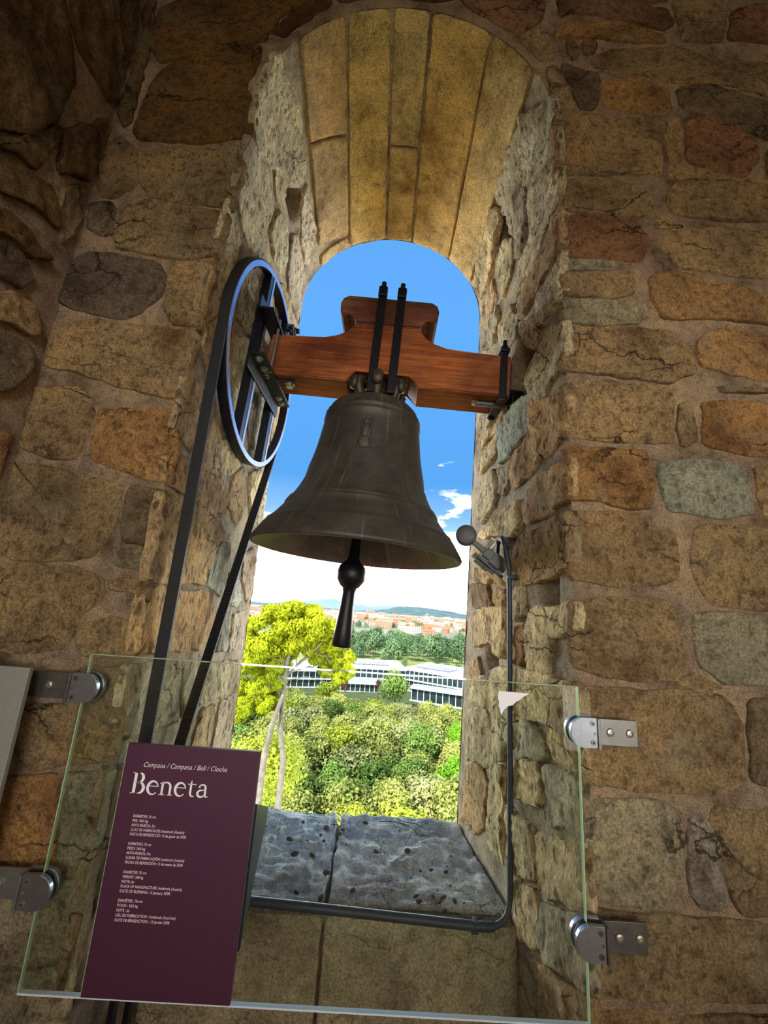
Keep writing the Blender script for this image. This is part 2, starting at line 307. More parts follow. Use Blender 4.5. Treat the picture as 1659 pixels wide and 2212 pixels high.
def stone(S, poly, h, tint, mat, parent, name='stone', amp=.006, us=1.0, edge=.007, warp=.005, grow=.006, rings=8, scale=7.0):
    # poly in metres (u,v); us converts u units to metres
    pts = [Vector((a * us, b)) for a, b in poly]
    c_ = sum(pts, Vector((0, 0))) / len(pts)
    pts = [p + (p - c_).normalized() * grow for p in pts]
    # one corner cutting pass keeps stones soft but angular
    q = []
    n = len(pts)
    for i in range(n):
        a, b, c = pts[i - 1], pts[i], pts[(i + 1) % n]
        ra = min(.2, .009 / max(1e-4, (a - b).length)); rc = min(.2, .009 / max(1e-4, (c - b).length))
        q.append(b.lerp(a, ra)); q.append(b.lerp(c, rc))
    per = sum((q[i] - q[i - 1]).length for i in range(len(q))); N = max(20, min(80, int(per / .016)))
    out = []; acc = 0; step = per / N; i = 0; p = q[0]; nxt = 1; need = step
    out.append(p.copy()); cur = p.copy()
    while len(out) < N:
        tgt = q[nxt % len(q)]; d = (tgt - cur).length
        if d >= need: cur = cur.lerp(tgt, need / d); out.append(cur.copy()); need = step
        else: need -= d; cur = tgt.copy(); nxt += 1
        if nxt > 3 * len(q): break
    sd = random.uniform(0, 50)
    for k, o_ in enumerate(out):
        f = Vector((o_.x, o_.y, sd)); o_.x += warp * noise.noise(f * 22) * 1.5 + warp * noise.noise(f * 60) + warp * .5 * noise.noise(f * 130); o_.y += warp * noise.noise((f + Vector((9, 9, 9))) * 22) * 1.5
    ctr = sum(out, Vector((0, 0))) / len(out); size = math.sqrt(sum((o_ - ctr).length_squared for o_ in out) / len(out))
    tilt = Vector((random.uniform(-1, 1), random.uniform(-1, 1))) * .004 / max(size, .03)
    e1 = min(.25, edge / size)
    T = [(1.0, -.012), (1.0 - e1 * .25, h * .55), (1.0 - e1 * .6, h * .9)] + [(1 - e1 - (1 - e1) * j / rings, h) for j in range(rings)]
    vs = []; fs = []
    for f, hh in T:
        for o_ in out:
            p = ctr + (o_ - ctr) * f; H = hh
            if hh > 0:
                n3 = Vector((p.x, p.y, sd))
                a = noise.noise(n3 * scale) * amp * 1.2 + noise.noise(n3 * scale * 2.7) * amp * .7 + noise.noise(n3 * scale * 6) * amp * .55
                a += -amp * 1.3 * max(0, noise.noise(n3 * scale * 1.6 + Vector((3, 3, 3))) - .25)
                H = hh + a * min(1, (1 - f) / e1 if f > 1 - e1 else 1) + tilt.dot(p - ctr) * .5
                H = max(H, .004)
            vs.append(S(p.x / us, p.y, H))
    vs.append(S(ctr.x / us, ctr.y, h)); n = len(out); R = len(T)
    for r in range(R - 1):
        for k in range(n): fs.append((r * n + k, r * n + (k + 1) % n, (r + 1) * n + (k + 1) % n, (r + 1) * n + k))
    for k in range(n): fs.append(((R - 1) * n + k, (R - 1) * n + (k + 1) % n, len(vs) - 1))
    me = bpy.data.meshes.new(name); me.from_pydata([tuple(v) for v in vs], [], fs); me.update()
    bm = bmesh.new(); bm.from_mesh(me); bmesh.ops.recalc_face_normals(bm, faces=bm.faces)
    c3 = S(ctr.x / us, ctr.y, -.5)
    bm.faces.ensure_lookup_table(); fl = bm.faces[-1]
    if fl.normal.dot(S(ctr.x / us, ctr.y, .5) - c3) < 0: bmesh.ops.reverse_faces(bm, faces=bm.faces)
    bm.to_mesh(me); bm.free(); settint(me, tint)
    return link(name, me, mat, parent, True)
def table(s):
    for l in s.strip().splitlines():
        a = l.split(); yield a[0], [tuple(int(q) / 1000 for q in p.split(',')) for p in a[1:]]

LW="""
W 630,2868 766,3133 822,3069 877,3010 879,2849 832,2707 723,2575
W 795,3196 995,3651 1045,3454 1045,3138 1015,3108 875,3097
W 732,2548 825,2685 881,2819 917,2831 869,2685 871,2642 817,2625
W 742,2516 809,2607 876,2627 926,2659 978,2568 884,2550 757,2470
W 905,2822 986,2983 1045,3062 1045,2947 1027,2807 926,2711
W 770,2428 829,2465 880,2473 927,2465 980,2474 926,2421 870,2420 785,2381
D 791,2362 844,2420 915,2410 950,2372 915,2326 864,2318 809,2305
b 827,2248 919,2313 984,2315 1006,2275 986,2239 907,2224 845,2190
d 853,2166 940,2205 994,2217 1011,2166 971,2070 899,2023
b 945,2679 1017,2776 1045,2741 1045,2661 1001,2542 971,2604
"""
FR="""
b 482,3252 609,3276 847,3278 845,3041 720,3032 484,3007
b 486,2985 642,3005 732,2988 796,2942 785,2863 634,2861 487,2864
r 491,2838 620,2865 736,2844 778,2777 747,2691 611,2692 489,2689
g 517,2673 611,2688 670,2680 669,2655 512,2638
b 512,2628 622,2635 724,2626 714,2568 618,2551 509,2549
g 508,2530 631,2541 745,2535 737,2474 613,2458 503,2453
b 513,2435 654,2454 818,2450 869,2385 873,2325 803,2285 604,2292 495,2301
b 512,2258 603,2277 788,2267 803,2225 783,2098 644,2094 506,2096 505,2186
b 817,2226 853,2229 849,2117 812,2086 802,2140
o 505,2065 707,2075 722,1987 712,1907 620,1909 572,1924 485,1911 494,1995
G 744,2041 870,2057 977,2046 980,1910 902,1901 755,1910 741,1962
b 490,1890 668,1896 762,1845 776,1779 756,1719 642,1702 549,1705 469,1717 463,1793
b 838,1875 986,1880 1057,1860 1027,1671 945,1669 840,1673 803,1769 816,1843
b 471,1654 606,1677 734,1672 752,1595 768,1542 746,1490 649,1476 571,1485 494,1503 477,1588
g 798,1648 919,1656 1023,1641 1000,1493 852,1486 800,1523 789,1587
b 512,1465 648,1461 849,1463 886,1404 875,1277 823,1250 653,1250 511,1256
d 906,1451 1006,1462 976,1273 889,1278
g 513,1224 694,1229 720,1194 719,1114 676,1035 615,1023 504,1039
p 744,1200 781,1202 803,1127 797,1033 737,1034 723,1114
b 799,1221 958,1226 928,1031 826,1022 813,1084 783,1179
b 507,1022 635,1014 875,1012 923,997 904,877 719,869 503,866
b 507,844 669,847 664,791 504,784
b 688,844 900,854 892,801 683,792
o 892,2433 972,2471 1149,2456 1128,2317 1034,2317 955,2332 892,2349
d 936,2286 1124,2295 1122,2277 947,2267
o 882,2224 998,2248 1115,2236 1092,2088 1001,2081 875,2098
b 1006,2048 1086,2048 1065,1910 1009,1912
o 769,2647 865,2648 1047,2623 1170,2585 1157,2503 977,2511 794,2495 766,2573
b 830,2817 1017,2845 1210,2846 1184,2678 1053,2666 868,2682 816,2746
b 878,3016 1039,3023 1238,3024 1217,2892 1021,2876 858,2883 849,2947
b 799,2850 819,2867 892,2838 801,2824
r 943,3288 1071,3290 1159,3233 1177,3135 1104,3053 983,3075 926,3118
d 925,3429 1042,3454 1294,3384 1266,3208 1177,3246 1010,3310 933,3344
o 1199,3181 1263,3184 1241,3048 1189,3058
b 621,3539 708,3599 928,3633 1107,3585 1325,3587 1299,3417 1093,3471 912,3461 832,3485 652,3486
r 583,3813 739,3833 927,3817 947,3754 901,3717 751,3754 589,3770
r 1173,3843 1283,3881 1389,3882 1361,3708 1137,3693 1155,3767
o 501,3663 596,3727 732,3727 899,3693 913,3654 744,3641 677,3652 508,3622
d 545,3617 584,3622 593,3570 568,3521 547,3564
r 605,3624 655,3621 646,3569 606,3560
d 518,3504 570,3488 660,3465 646,3376 629,3300 582,3298 550,3387
o 671,3451 798,3465 892,3426 900,3330 817,3295 659,3320 658,3388
b 951,3879 1147,3914 1152,3840 1120,3691 964,3663 964,3743
b 472,3476 509,3481 570,3293 486,3273
b 375,3606 451,3681 488,3603 506,3525 453,3508
r 145,3850 360,3877 479,3805 452,3705 375,3629 275,3695 173,3755
r 516,3885 745,3939 938,3939 932,3867 740,3858 529,3738
b 979,3995 1397,4049 1376,3913 1150,3940
b 880,3296 928,3295 913,3107 875,3099 866,3202
b 861,3078 923,3084 1102,3039 1240,3040 1040,3035 872,3029
b 739,1482 787,1511 851,1478 782,1467
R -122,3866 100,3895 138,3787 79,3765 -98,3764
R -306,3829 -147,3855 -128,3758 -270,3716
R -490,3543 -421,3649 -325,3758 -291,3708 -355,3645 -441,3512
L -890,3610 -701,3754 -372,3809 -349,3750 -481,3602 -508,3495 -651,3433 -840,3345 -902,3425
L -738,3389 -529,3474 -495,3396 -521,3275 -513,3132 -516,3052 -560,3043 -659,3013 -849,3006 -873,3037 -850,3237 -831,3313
b -994,3029 -915,3024 -854,2973 -820,2831 -873,2775 -923,2776 -970,2889
d -930,3007 -908,3017 -866,2979 -894,2953
b -844,2978 -670,2993 -566,2988 -517,2952 -503,2901 -527,2807 -538,2767 -661,2776 -762,2783 -807,2833
d -944,2747 -869,2755 -842,2662 -857,2635 -891,2635 -932,2662
b -849,2739 -761,2780 -659,2763 -546,2748 -536,2666 -551,2587 -625,2570 -820,2588 -844,2636
D -1001,2522 -898,2572 -703,2550 -667,2505 -669,2441 -712,2390 -757,2356 -837,2364 -947,2384 -991,2458
b -656,2551 -585,2574 -542,2532 -522,2454 -528,2376 -547,2353 -626,2352 -653,2427 -654,2506
b -968,2314 -846,2345 -714,2334 -544,2332 -531,2271 -534,2184 -539,2117 -571,2120 -700,2142 -872,2181 -968,2187 -991,2260
b -972,2131 -822,2129 -788,2091 -773,2051 -789,1960 -811,1925 -872,1931 -997,1954 -1037,1967 -1031,2033 -986,2091
o -766,2072 -603,2095 -556,2072 -547,2006 -550,1940 -549,1883 -625,1893 -708,1922 -754,1940 -762,2002
b -1059,1920 -959,1902 -853,1902 -765,1883 -665,1871 -655,1784 -686,1688 -805,1664 -885,1670 -992,1689
d -646,1870 -547,1862 -546,1792 -550,1720 -635,1728 -645,1809
g -659,1707 -546,1718 -549,1657 -576,1652 -643,1673
b -977,1639 -848,1659 -722,1651 -656,1631 -647,1589 -697,1542 -701,1489 -722,1464 -794,1454 -923,1454
b -640,1634 -552,1642 -549,1585 -599,1601 -634,1606
b -687,1525 -609,1541 -553,1539 -549,1473 -581,1460 -649,1451 -685,1469
b -755,1342 -672,1347 -643,1227 -732,1216 -776,1266 -769,1318
b -677,1423 -551,1437 -549,1337 -555,1245 -629,1229 -665,1310
o -849,1201 -786,1191 -661,1206 -627,1028 -799,1029
g -649,1206 -558,1221 -559,1124 -571,1046 -619,1043
g -793,1011 -622,1010 -581,1008 -582,892 -641,869 -750,860
g -746,849 -584,864 -585,757 -718,751
W -959,3648 -911,3654 -890,3360 -889,3086 -906,3053 -932,3105 -924,3378
"""
RJ="""
g 1201,3459 1102,3325 1146,3235 1246,3262 1391,3283 1441,3219 1480,3249 1483,3339 1500,3382 1485,3439
y 1529,3439 1525,3377 1622,3346 1704,3295 1770,3247 1908,3268 1898,3389
p 1287,3245 1296,3095 1354,3023 1408,3033 1409,3220 1357,3278
g 1136,3189 1121,3056 1263,3016 1279,3076 1275,3237 1238,3258
g 1119,3024 1095,2962 1123,2886 1196,2863 1378,2833 1397,2900 1354,2984
b 1097,2864 1088,2790 1092,2726 1182,2735 1278,2705 1355,2711 1387,2811 1268,2830 1167,2834
y 1532,3249 1465,3179 1444,3068 1487,3016 1567,2992 1607,3088 1634,3215 1585,3258
g 1078,2688 1044,2662 1061,2625 1121,2665 1095,2673
g 1054,2609 1078,2552 1166,2545 1213,2578 1193,2649 1109,2647
b 1904,3222 1775,3184 1717,3213 1673,3056 1772,3060 1874,3063
g 1844,3002 1755,3025 1650,3007 1624,2893 1685,2846 1850,2915
g 1591,2863 1462,2852 1401,2743 1415,2674 1527,2694 1606,2789
b 1355,2683 1241,2614 1225,2551 1274,2528 1313,2581 1333,2631
g 1227,2484 1136,2489 1069,2455 1079,2349 1189,2296 1267,2332 1292,2372 1307,2443
g 1826,2566 1611,2457 1699,2435 1807,2387 1854,2425
y 1609,2420 1518,2427 1552,2362 1700,2364 1803,2351 1778,2375
g 1840,2307 1594,2357 1589,2251 1766,2252 1834,2255
G 1578,2349 1491,2369 1356,2365 1292,2359 1295,2230 1441,2207 1566,2208
b 1278,2324 1209,2290 1092,2222 1080,2158 1103,2128 1155,2085 1196,2108 1256,2209 1275,2276
b 1280,2210 1230,2146 1219,2098 1273,2071 1357,2069 1439,2070 1475,2135 1467,2176
g 1827,2190 1641,2201 1608,2105 1620,2044 1762,2006 1837,2044
g 1580,2178 1500,2169 1497,2076 1530,2067 1576,2099
b 1313,2001 1212,2032 1092,2035 1102,1922 1192,1916 1314,1914 1320,1959
y 1776,1968 1601,1984 1437,2000 1384,2000 1365,1921 1419,1883 1548,1923 1678,1927 1813,1950
b 1848,1907 1685,1878 1670,1823 1853,1846
b 1357,1869 1148,1885 1134,1808 1144,1748 1222,1725 1358,1720 1418,1770 1411,1846
b 1849,1810 1658,1800 1623,1754 1686,1743 1842,1757
d 1847,1741 1690,1732 1649,1684 1627,1659 1739,1645 1829,1650
b 1627,1729 1508,1713 1506,1651 1573,1648 1613,1674
y 1852,1622 1656,1636 1493,1636 1485,1508 1508,1476 1574,1481 1639,1528 1699,1507 1840,1477
g 1441,1691 1351,1714 1341,1621 1424,1605
b 1423,1565 1341,1583 1325,1536 1359,1474 1407,1480
y 1298,1616 1246,1637 1130,1648 1109,1587 1179,1559 1183,1475 1289,1461 1306,1551
b 1863,1415 1770,1441 1742,1385 1840,1334
y 1856,1270 1740,1369 1487,1438 1265,1461 1159,1455 1152,1356 1268,1338 1482,1282 1680,1284
y 1864,1233 1679,1273 1482,1273 1498,1162 1620,1108 1874,1043
g 1455,1266 1297,1319 1226,1292 1228,1247 1359,1223 1455,1226
y 1141,1445 1058,1452 1054,1340 1055,1282 1157,1269 1195,1301 1164,1353
b 1869,1007 1712,1075 1637,1030 1650,910 1739,842 1885,831
y 1619,1091 1490,1148 1489,881 1604,866
y 1425,1184 1233,1234 1231,1136 1391,1094
g 1208,1237 1053,1255 1053,1154 1218,1108
y 1444,1048 1296,1054 1272,949 1434,885
y 1257,1059 1051,1135 1057,1014 1248,932
y 1434,857 1278,920 1233,825 1356,766
g 1242,906 1055,997 1060,882 1211,812
b 1308,752 1061,866 1065,772 1195,718
"""
LJ="""
g 1046,3416 1129,3436 1226,3466 1364,3461 1458,3455 1486,3421 1465,3382 1414,3332 1347,3304 1242,3211 1141,3117 1094,3080 1077,3174 1040,3325
g 1091,3042 1172,3129 1250,3114 1332,3103 1312,2987 1232,2969 1129,2963 1090,2972
g 1268,3246 1361,3313 1413,3321 1420,3187 1343,3185
p 1511,3454 1740,3446 1866,3362 1807,3333 1686,3364 1569,3411
g 1059,2916 1147,2961 1219,2987 1316,2974 1363,2897 1274,2804 1172,2817 1091,2858
g 1056,2779 1112,2789 1157,2762 1160,2691 1130,2590 1086,2600 1062,2697
g 1354,3010 1398,3152 1532,3209 1580,3108 1550,3009 1455,2984
p 1601,3252 1655,3310 1785,3311 1900,3290 1928,3067 1739,3048 1656,3079
g 1240,2693 1342,2829 1511,2898 1607,2790 1403,2591 1275,2571
y 1549,2955 1712,3025 1865,2990 1940,2826 1800,2684 1650,2823
b 1109,2537 1194,2650 1269,2528 1311,2393 1169,2286 1119,2413
G 1563,2407 1716,2513 1878,2480 1836,2261 1653,2243 1564,2325
g 1300,2496 1509,2627 1739,2645 1620,2482 1429,2372 1329,2405
y 1830,2652 1974,2793 2183,2631 2177,2406 2058,2309 1878,2480
b 1129,2185 1218,2235 1340,2113 1265,2019 1133,2020 1119,2077
y 1304,2098 1422,2165 1551,2123 1475,2051 1342,2031
b 1156,1965 1256,1997 1369,2020 1506,1962 1446,1899 1246,1893 1154,1895
b 1503,2047 1613,2122 1694,1957 1611,1901 1508,1945
y 1707,2135 2004,2259 2025,2149 1952,1913 1807,1880
b 1161,1863 1388,1879 1488,1837 1437,1748 1384,1654 1160,1639
G 1516,1797 1578,1806 1586,1698 1570,1624 1432,1654 1453,1731
p 1777,1788 1948,1857 2000,1630 1907,1607 1808,1697
G 1639,1699 1743,1700 1817,1624 1773,1585 1642,1597
b 1163,1618 1430,1620 1548,1547 1466,1444 1156,1467
G 1621,1543 1713,1551 1732,1425 1617,1422
p 1758,1541 1889,1559 1928,1410 1759,1416
g 1154,1441 1329,1413 1367,1242 1156,1287
g 1350,1416 1952,1346 1920,1223 1511,1264 1424,1234
b 1563,1236 1690,1225 1666,1072 1518,1117
p 1755,1212 1877,1223 1922,1002 1728,1054
d 1083,1227 1540,1106 1543,928 1068,1090
g 1583,1076 1898,992 1931,799 1590,915
d 1055,1083 1556,897 1971,733 2024,496 1057,968
d 1046,959 1752,599 1776,358 1031,809
"""

# front wall mortar bed with the round-arched opening
def outline(Y, n=26):      # finer sides for the reveal and the front bed alike
    P = []; k = 120
    for i in range(k + 1): zz = 3.2 * i / k; P.append((XL(Y, zz), zz))
    for i in range(1, 60): P.append(vault_pt(PI - PI * i / 60, Y))
    for i in range(k + 1): zz = 3.2 - 3.2 * i / k; P.append((XR(Y, zz), zz))
    return P
POCKETS = [('R', 1.56, 3.32, .07, .10, .16), ('R', 1.37, 2.50, .10, .17, .13), ('R', 1.47, 1.87, .055, .06, .10), ('R', 1.64, 1.465, .055, .05, .09),
           ('R', 1.19, 1.70, .05, .09, .04), ('L', 1.50, 3.36, .085, .06, .15), ('L', 1.45, 1.93, .06, .05, .03)]
def pocket(side, Y, Z):
    d = 0
    for s, y, z_, ry, rz, dep in POCKETS:
        if s == side:
            k = math.hypot((Y - y) / ry, (Z - z_) / rz); d = max(d, dep * (1 - sst(.8, 1.15, k)))
    return d
def wall_front():
    O = outline(YN); n = len(O); R = 44; vs = []; fs = []
    for r in range(R):
        f = (r / (R - 1)) ** 1.2
        for i, (x, zz) in enumerate(O):
            # outer rectangle target
            if i <= 120: tx, tz = XLEFT - .1, zz * (ZTOP + .1) / 3.2
            elif i >= n - 121: tx, tz = XRIGHT + .1, zz * (ZTOP + .1) / 3.2
            else:
                g = (i - 120) / (n - 241); tx, tz = XLEFT - .1 + (XRIGHT - XLEFT + .2) * g, ZTOP + .1
            X = x + (tx - x) * f; Z = zz + (tz - zz) * f
            k = fbm((X, 3.3, Z), 9) * .0018 * min(1, r / 3)
            vs.append((X, YN + k, Z))
    for r in range(R - 1):
        for i in range(n - 1): fs.append((r * n + i, r * n + i + 1, (r + 1) * n + i + 1, (r + 1) * n + i))
    # outer face of the same wall
    b0 = len(vs); O2 = outline(YFAR + .03)
    for r in range(2):
        for i, (x, zz) in enumerate(O2):
            X, Z = (x, zz) if r == 0 else (x + (-2.2 if i < n / 2 else 2.9) * 1.0, zz if (i <= 120 or i >= n - 121) else 5.0)
            vs.append((X, YFAR + .03, Z))
    for i in range(n - 1): fs.append((b0 + i, b0 + n + i, b0 + n + i + 1, b0 + i + 1))
    o = meshobj('wall_front', vs, fs, 'mortar', None, True); settint(o.data, TINT['m'], 0); return tag(o, kind='structure')
WF = wall_front()
def reveal():
    ny = 46; vs = []; fs = []; n = None
    for j in range(ny):
        Y = YN + (YFAR + .03 - YN) * j / (ny - 1); O = outline(Y); n = len(O)
        # resample straight sides more finely
        for i, (x, zz) in enumerate(O):
            cx = (XL(Y, min(zz, 3.2)) + XR(Y, min(zz, 3.2))) / 2
            side = 'L' if x < cx else 'R'; d = pocket(side, Y, zz)
            k = fbm((x * 2, Y, zz), 8) * .004 + .003
            if j == ny - 1: k += fbm((x, 0, zz), 14) * .008
            if zz <= 3.2: nx, nz = (-1, 0) if side == 'L' else (1, 0)
            else: a = math.atan2(zz - AZ, x - AX); nx, nz = math.cos(a), math.sin(a)
            yy = Y + (fbm((x, 1, zz), 9) * .012 if j == ny - 1 else 0)
            vs.append((x + nx * (k + d), yy, zz + nz * (k + d)))
    for j in range(ny - 1):
        for i in range(n - 1): fs.append((j * n + i, j * n + i + 1, (j + 1) * n + i + 1, (j + 1) * n + i))
    o = meshobj('wall_reveal_1', vs, fs, 'mortar', None, True); settint(o.data, (.42, .34, .235), 0); return tag(o, kind='structure')  # mortar bed of the opening's reveal, part of the wall itself
WR = reveal()
# side wall left, right wall, back wall with an opening, floor, ceiling
def plainwall(name, a, b, c, d, mat='plain_stone_face', nu=24, nv=24, amp=.01):
    vs = []; fs = []; a, b, c, d = map(Vector, (a, b, c, d))
    for i in range(nu + 1):
        for j in range(nv + 1):
            p = a.lerp(b, i / nu).lerp(d.lerp(c, i / nu), j / nv); nrm = (b - a).cross(d - a).normalized()
            vs.append(p + nrm * fbm(p, 6) * amp)
    for i in range(nu):
        for j in range(nv): fs.append((i * (nv + 1) + j, (i + 1) * (nv + 1) + j, (i + 1) * (nv + 1) + j + 1, i * (nv + 1) + j + 1))
    o = meshobj(name, vs, fs, mat, None, True); settint(o.data, TINT['m'], 0); return tag(o, kind='structure')
WL = plainwall('wall_left', (XLEFT, YBACK, 0), (XLEFT, YN + .08, 0), (XLEFT, YN + .08, ZTOP), (XLEFT, YBACK, ZTOP), 'mortar', 80, 80, .004)
plainwall('wall_right', (XRIGHT, YBACK, 0), (XRIGHT, YN + .08, 0), (XRIGHT, YN + .08, ZTOP), (XRIGHT, YBACK, ZTOP), 'mortar', 80, 60, .006)
plainwall('ceiling', (XLEFT - .1, YBACK - .1, ZTOP), (XRIGHT + .1, YBACK - .1, ZTOP), (XRIGHT + .1, YFAR, ZTOP + .02), (XLEFT - .1, YFAR, ZTOP + .02), 'plain_stone_face', 40, 40, .02)
plainwall('floor', (XLEFT - .1, YBACK - .1, 0), (XRIGHT + .1, YBACK - .1, 0), (XRIGHT + .1, YFAR, 0), (XLEFT - .1, YFAR, 0), 'plain_stone_face', 40, 40, .004)
bm = bmesh.new()                                  # back wall round its rectangular opening
for (x0, x1, z0, z1) in ((XLEFT, .2, 0, ZTOP), (1.3, XRIGHT, 0, ZTOP), (.2, 1.3, 0, 1.2), (.2, 1.3, 2.9, ZTOP)):
    box(bm, ((x0 + x1) / 2, YBACK - .2, (z0 + z1) / 2), (x1 - x0, .4, z1 - z0))
o = obj('wall_back', bm, 'plain_stone_face'); tag(o, kind='structure')

# ------------------------------------------------------------------ traced masonry, stone by stone
def keep_out(p, m=.008):
    x, zz = p
    if zz < AZ:
        if XL(YN, zz) < x < XR(YN, zz): x = XL(YN, zz) - m if x < 0 else XR(YN, zz) + m
    else:
        r = math.hypot(x - AX, zz - AZ)
        if r < .53 + m: k = (.53 + m) / max(r, .01); x, zz = AX + (x - AX) * k, AZ + (zz - AZ) * k
    # stones beside the opening run right to its corner
    if zz < AZ + .1:
        if 0 < x - XR(YN, zz) < .035: x = XR(YN, zz) - .010
        if 0 < XL(YN, zz) - x < .05: x = XL(YN, zz) + .008
    return (max(XLEFT + .006, x), zz)
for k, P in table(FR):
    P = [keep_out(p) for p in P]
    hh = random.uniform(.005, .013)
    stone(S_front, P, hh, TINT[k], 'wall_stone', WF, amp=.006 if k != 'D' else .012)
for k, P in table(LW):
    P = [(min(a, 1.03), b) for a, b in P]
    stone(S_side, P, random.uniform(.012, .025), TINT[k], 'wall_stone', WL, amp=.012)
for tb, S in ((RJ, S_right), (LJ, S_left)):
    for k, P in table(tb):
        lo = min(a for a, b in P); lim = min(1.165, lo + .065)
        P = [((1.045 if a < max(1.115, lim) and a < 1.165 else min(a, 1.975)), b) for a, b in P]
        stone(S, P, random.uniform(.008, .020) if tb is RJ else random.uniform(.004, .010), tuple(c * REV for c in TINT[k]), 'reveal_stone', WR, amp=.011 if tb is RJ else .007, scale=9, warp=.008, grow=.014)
# masonry beyond what the photograph shows, in the same courses
def courses(S, u0, u1, z0, z1, parent, skip=None, mat='wall_stone', us=1.0):
    zz = z0
    while zz < z1 - .05:
        hgt = min(random.uniform(.13, .24), z1 - zz); lo = u0(zz + hgt / 2) if callable(u0) else u0; u = lo + random.uniform(-.12, 0)
        while u < u1 - .03:
            w_ = random.uniform(.18, .42); a, b = max(u, lo), min(u + w_, u1); u += w_
            if b - a < .05 or (skip and skip((a + b) / 2, zz + hgt / 2, (b - a) / 2)): continue
            g = .010; j = lambda: random.uniform(-.012, .012)
            P = [(a + g, zz + g + j()), ((a + b) / 2, zz + g + j() * .6), (b - g + j(), zz + g + j()), (b - g + j(), zz + hgt - g + j()), ((a + b) / 2, zz + hgt - g + j() * .6), (a + g + j(), zz + hgt - g + j())]
            stone(S, P, random.uniform(.008, .018), TINT[random.choice('bbbgor')], mat, parent, rings=4)
        zz += hgt
courses(S_front, lambda z_: .97 + (z_ - .8) * .135, XRIGHT - .02, .76, 4.2, WF)      # right of the photograph's edge
courses(S_front, .52, XRIGHT - .02, .02, .74, WF)
courses(S_front, XLEFT + .01, -.60, .02, .74, WF)
courses(S_side, -.4, 1.03, .02, 1.98, WL)
courses(S_side, -.4, .60, 2.0, 4.2, WL)
courses(S_right, 1.07, 1.38, .02, .74, WR)
courses(S_left, 1.07, 1.38, .02, .42, WR)
courses(S_front, XLEFT + .01, 1.38, 4.06, ZTOP, WF)
# long voussoirs of the arch soffit, each seam as it runs from the far to the near edge
SE = [(26.3, 30.6), (50.4, 54.8), (78.9, 81.6), (96.7, 97.9), (122.9, 118.0), (148.3, 142.3)]
VT = [(.50, .385, .17), (.48, .36, .14), (.46, .36, .16), (.50, .37, .14), (.44, .33, .17)]
for i in range(5):
    (f0, n0), (f1, n1) = SE[i], SE[i + 1]
    cuts = {1: [0, 1], 2: [0, .48, 1], 4: [0, .40, .93, 1]}.get(i, [0, 1])
    for c0, c1 in zip(cuts, cuts[1:]):
        def pt(side, c):
            n_, f_ = (n0, f0) if side == 0 else (n1, f1); a = n_ + (f_ - n_) * c
            a += .75 if side == 0 else -.75
            return (math.radians(a), 1.052 + .92 * c)
        g = .006; ca, cb = c0 + (g if c0 else 0), c1 - (g if c1 < 1 else 0)
        sk = .05 if (i == 4 and c1 < 1) else 0
        P = [pt(0, ca), pt(1, ca - (sk if c0 else 0)), pt(1, (ca + cb) / 2), pt(1, cb - sk), pt(0, cb), pt(0, (ca + cb) / 2)]
        if i in (0, 3): P = [(a, b + random.uniform(-.003, .003)) for a, b in P]
        def S_vault(u, v, h):
            x_, z_ = vault_pt(u / .5, v, h); return Vector((x_, v, z_))
        P = [(a * .5, b) for a, b in P]
        stone(S_vault, P, random.uniform(.008, .013), VT[i], 'arch_stone', WR, 'voussoir', amp=.004, edge=.005, warp=.002, rings=12, grow=0)
# ------------------------------------------------------------------ parapet across the outer half of the opening
bm = bmesh.new(); box(bm, (-.03, 1.69, .37), (1.12, .54, .745)); PAR = tag(obj('wall_parapet', bm, 'mortar'), kind='structure'); settint(PAR.data, TINT['m'], 0)
def S_top(u, v, h): return Vector((u, v, .757 + h))
def S_face(u, v, h): return Vector((u, 1.405 - h, v))
def xl(y): return XL(y, .8) + .004
def xr(y): return XR(y, .8) - .004
for a, b, tint in ((xl, lambda y: -.074, TINT['s']), (lambda y: -.066, xr, TINT['s'])):
    P = [(a(1.44), 1.44), (b(1.44), 1.44), (b(1.7), 1.7), (b(1.98), 1.98), ((a(1.98) + b(1.98)) / 2, 1.99), (a(1.98), 1.98), (a(1.7), 1.7)]
    stone(S_top, P, .020, tint, 'sill_stone', PAR, 'sill_slab', amp=.011, rings=30, scale=11, edge=.006, grow=0)
P = [(xl(1.4), 1.402), (xr(1.4) - .002, 1.402), (xr(1.4) - .002, 1.435), (xl(1.4), 1.435)]
stone(S_top, P, .012, TINT['g'], 'sill_stone', PAR, 'sill_edge', amp=.002, rings=4, edge=.005, grow=0)
for a, b, z0, z1, c in ((-.545, -.077, .50, .765, 'g'), (-.069, .474, .50, .765, 'g'), (-.545, -.077, .24, .494, 'd'), (-.069, .474, .24, .494, 'b'), (-.545, -.077, .0, .234, 'g'), (-.069, .474, .0, .234, 'b')):
    stone(S_face, [(a, z0), ((a + b) / 2, z0), (b, z0), (b, (z0 + z1) / 2), (b, z1), ((a + b) / 2, z1), (a, z1), (a, (z0 + z1) / 2)], .01, tuple(q * 1.25 for q in TINT[c]), 'arch_stone', PAR, 'facing_slab', amp=.003, edge=.005, warp=.002, rings=10, grow=0)

# ------------------------------------------------------------------ bell, headstock and wheel: swing together as one thing
BELL = empty('church_bell', (-.045, 1.525, 2.533), (0, math.radians(2.4), math.radians(-1.6)))
tag(BELL, 'bronze church bell with wooden headstock and belt wheel hanging in the arch', 'bell')
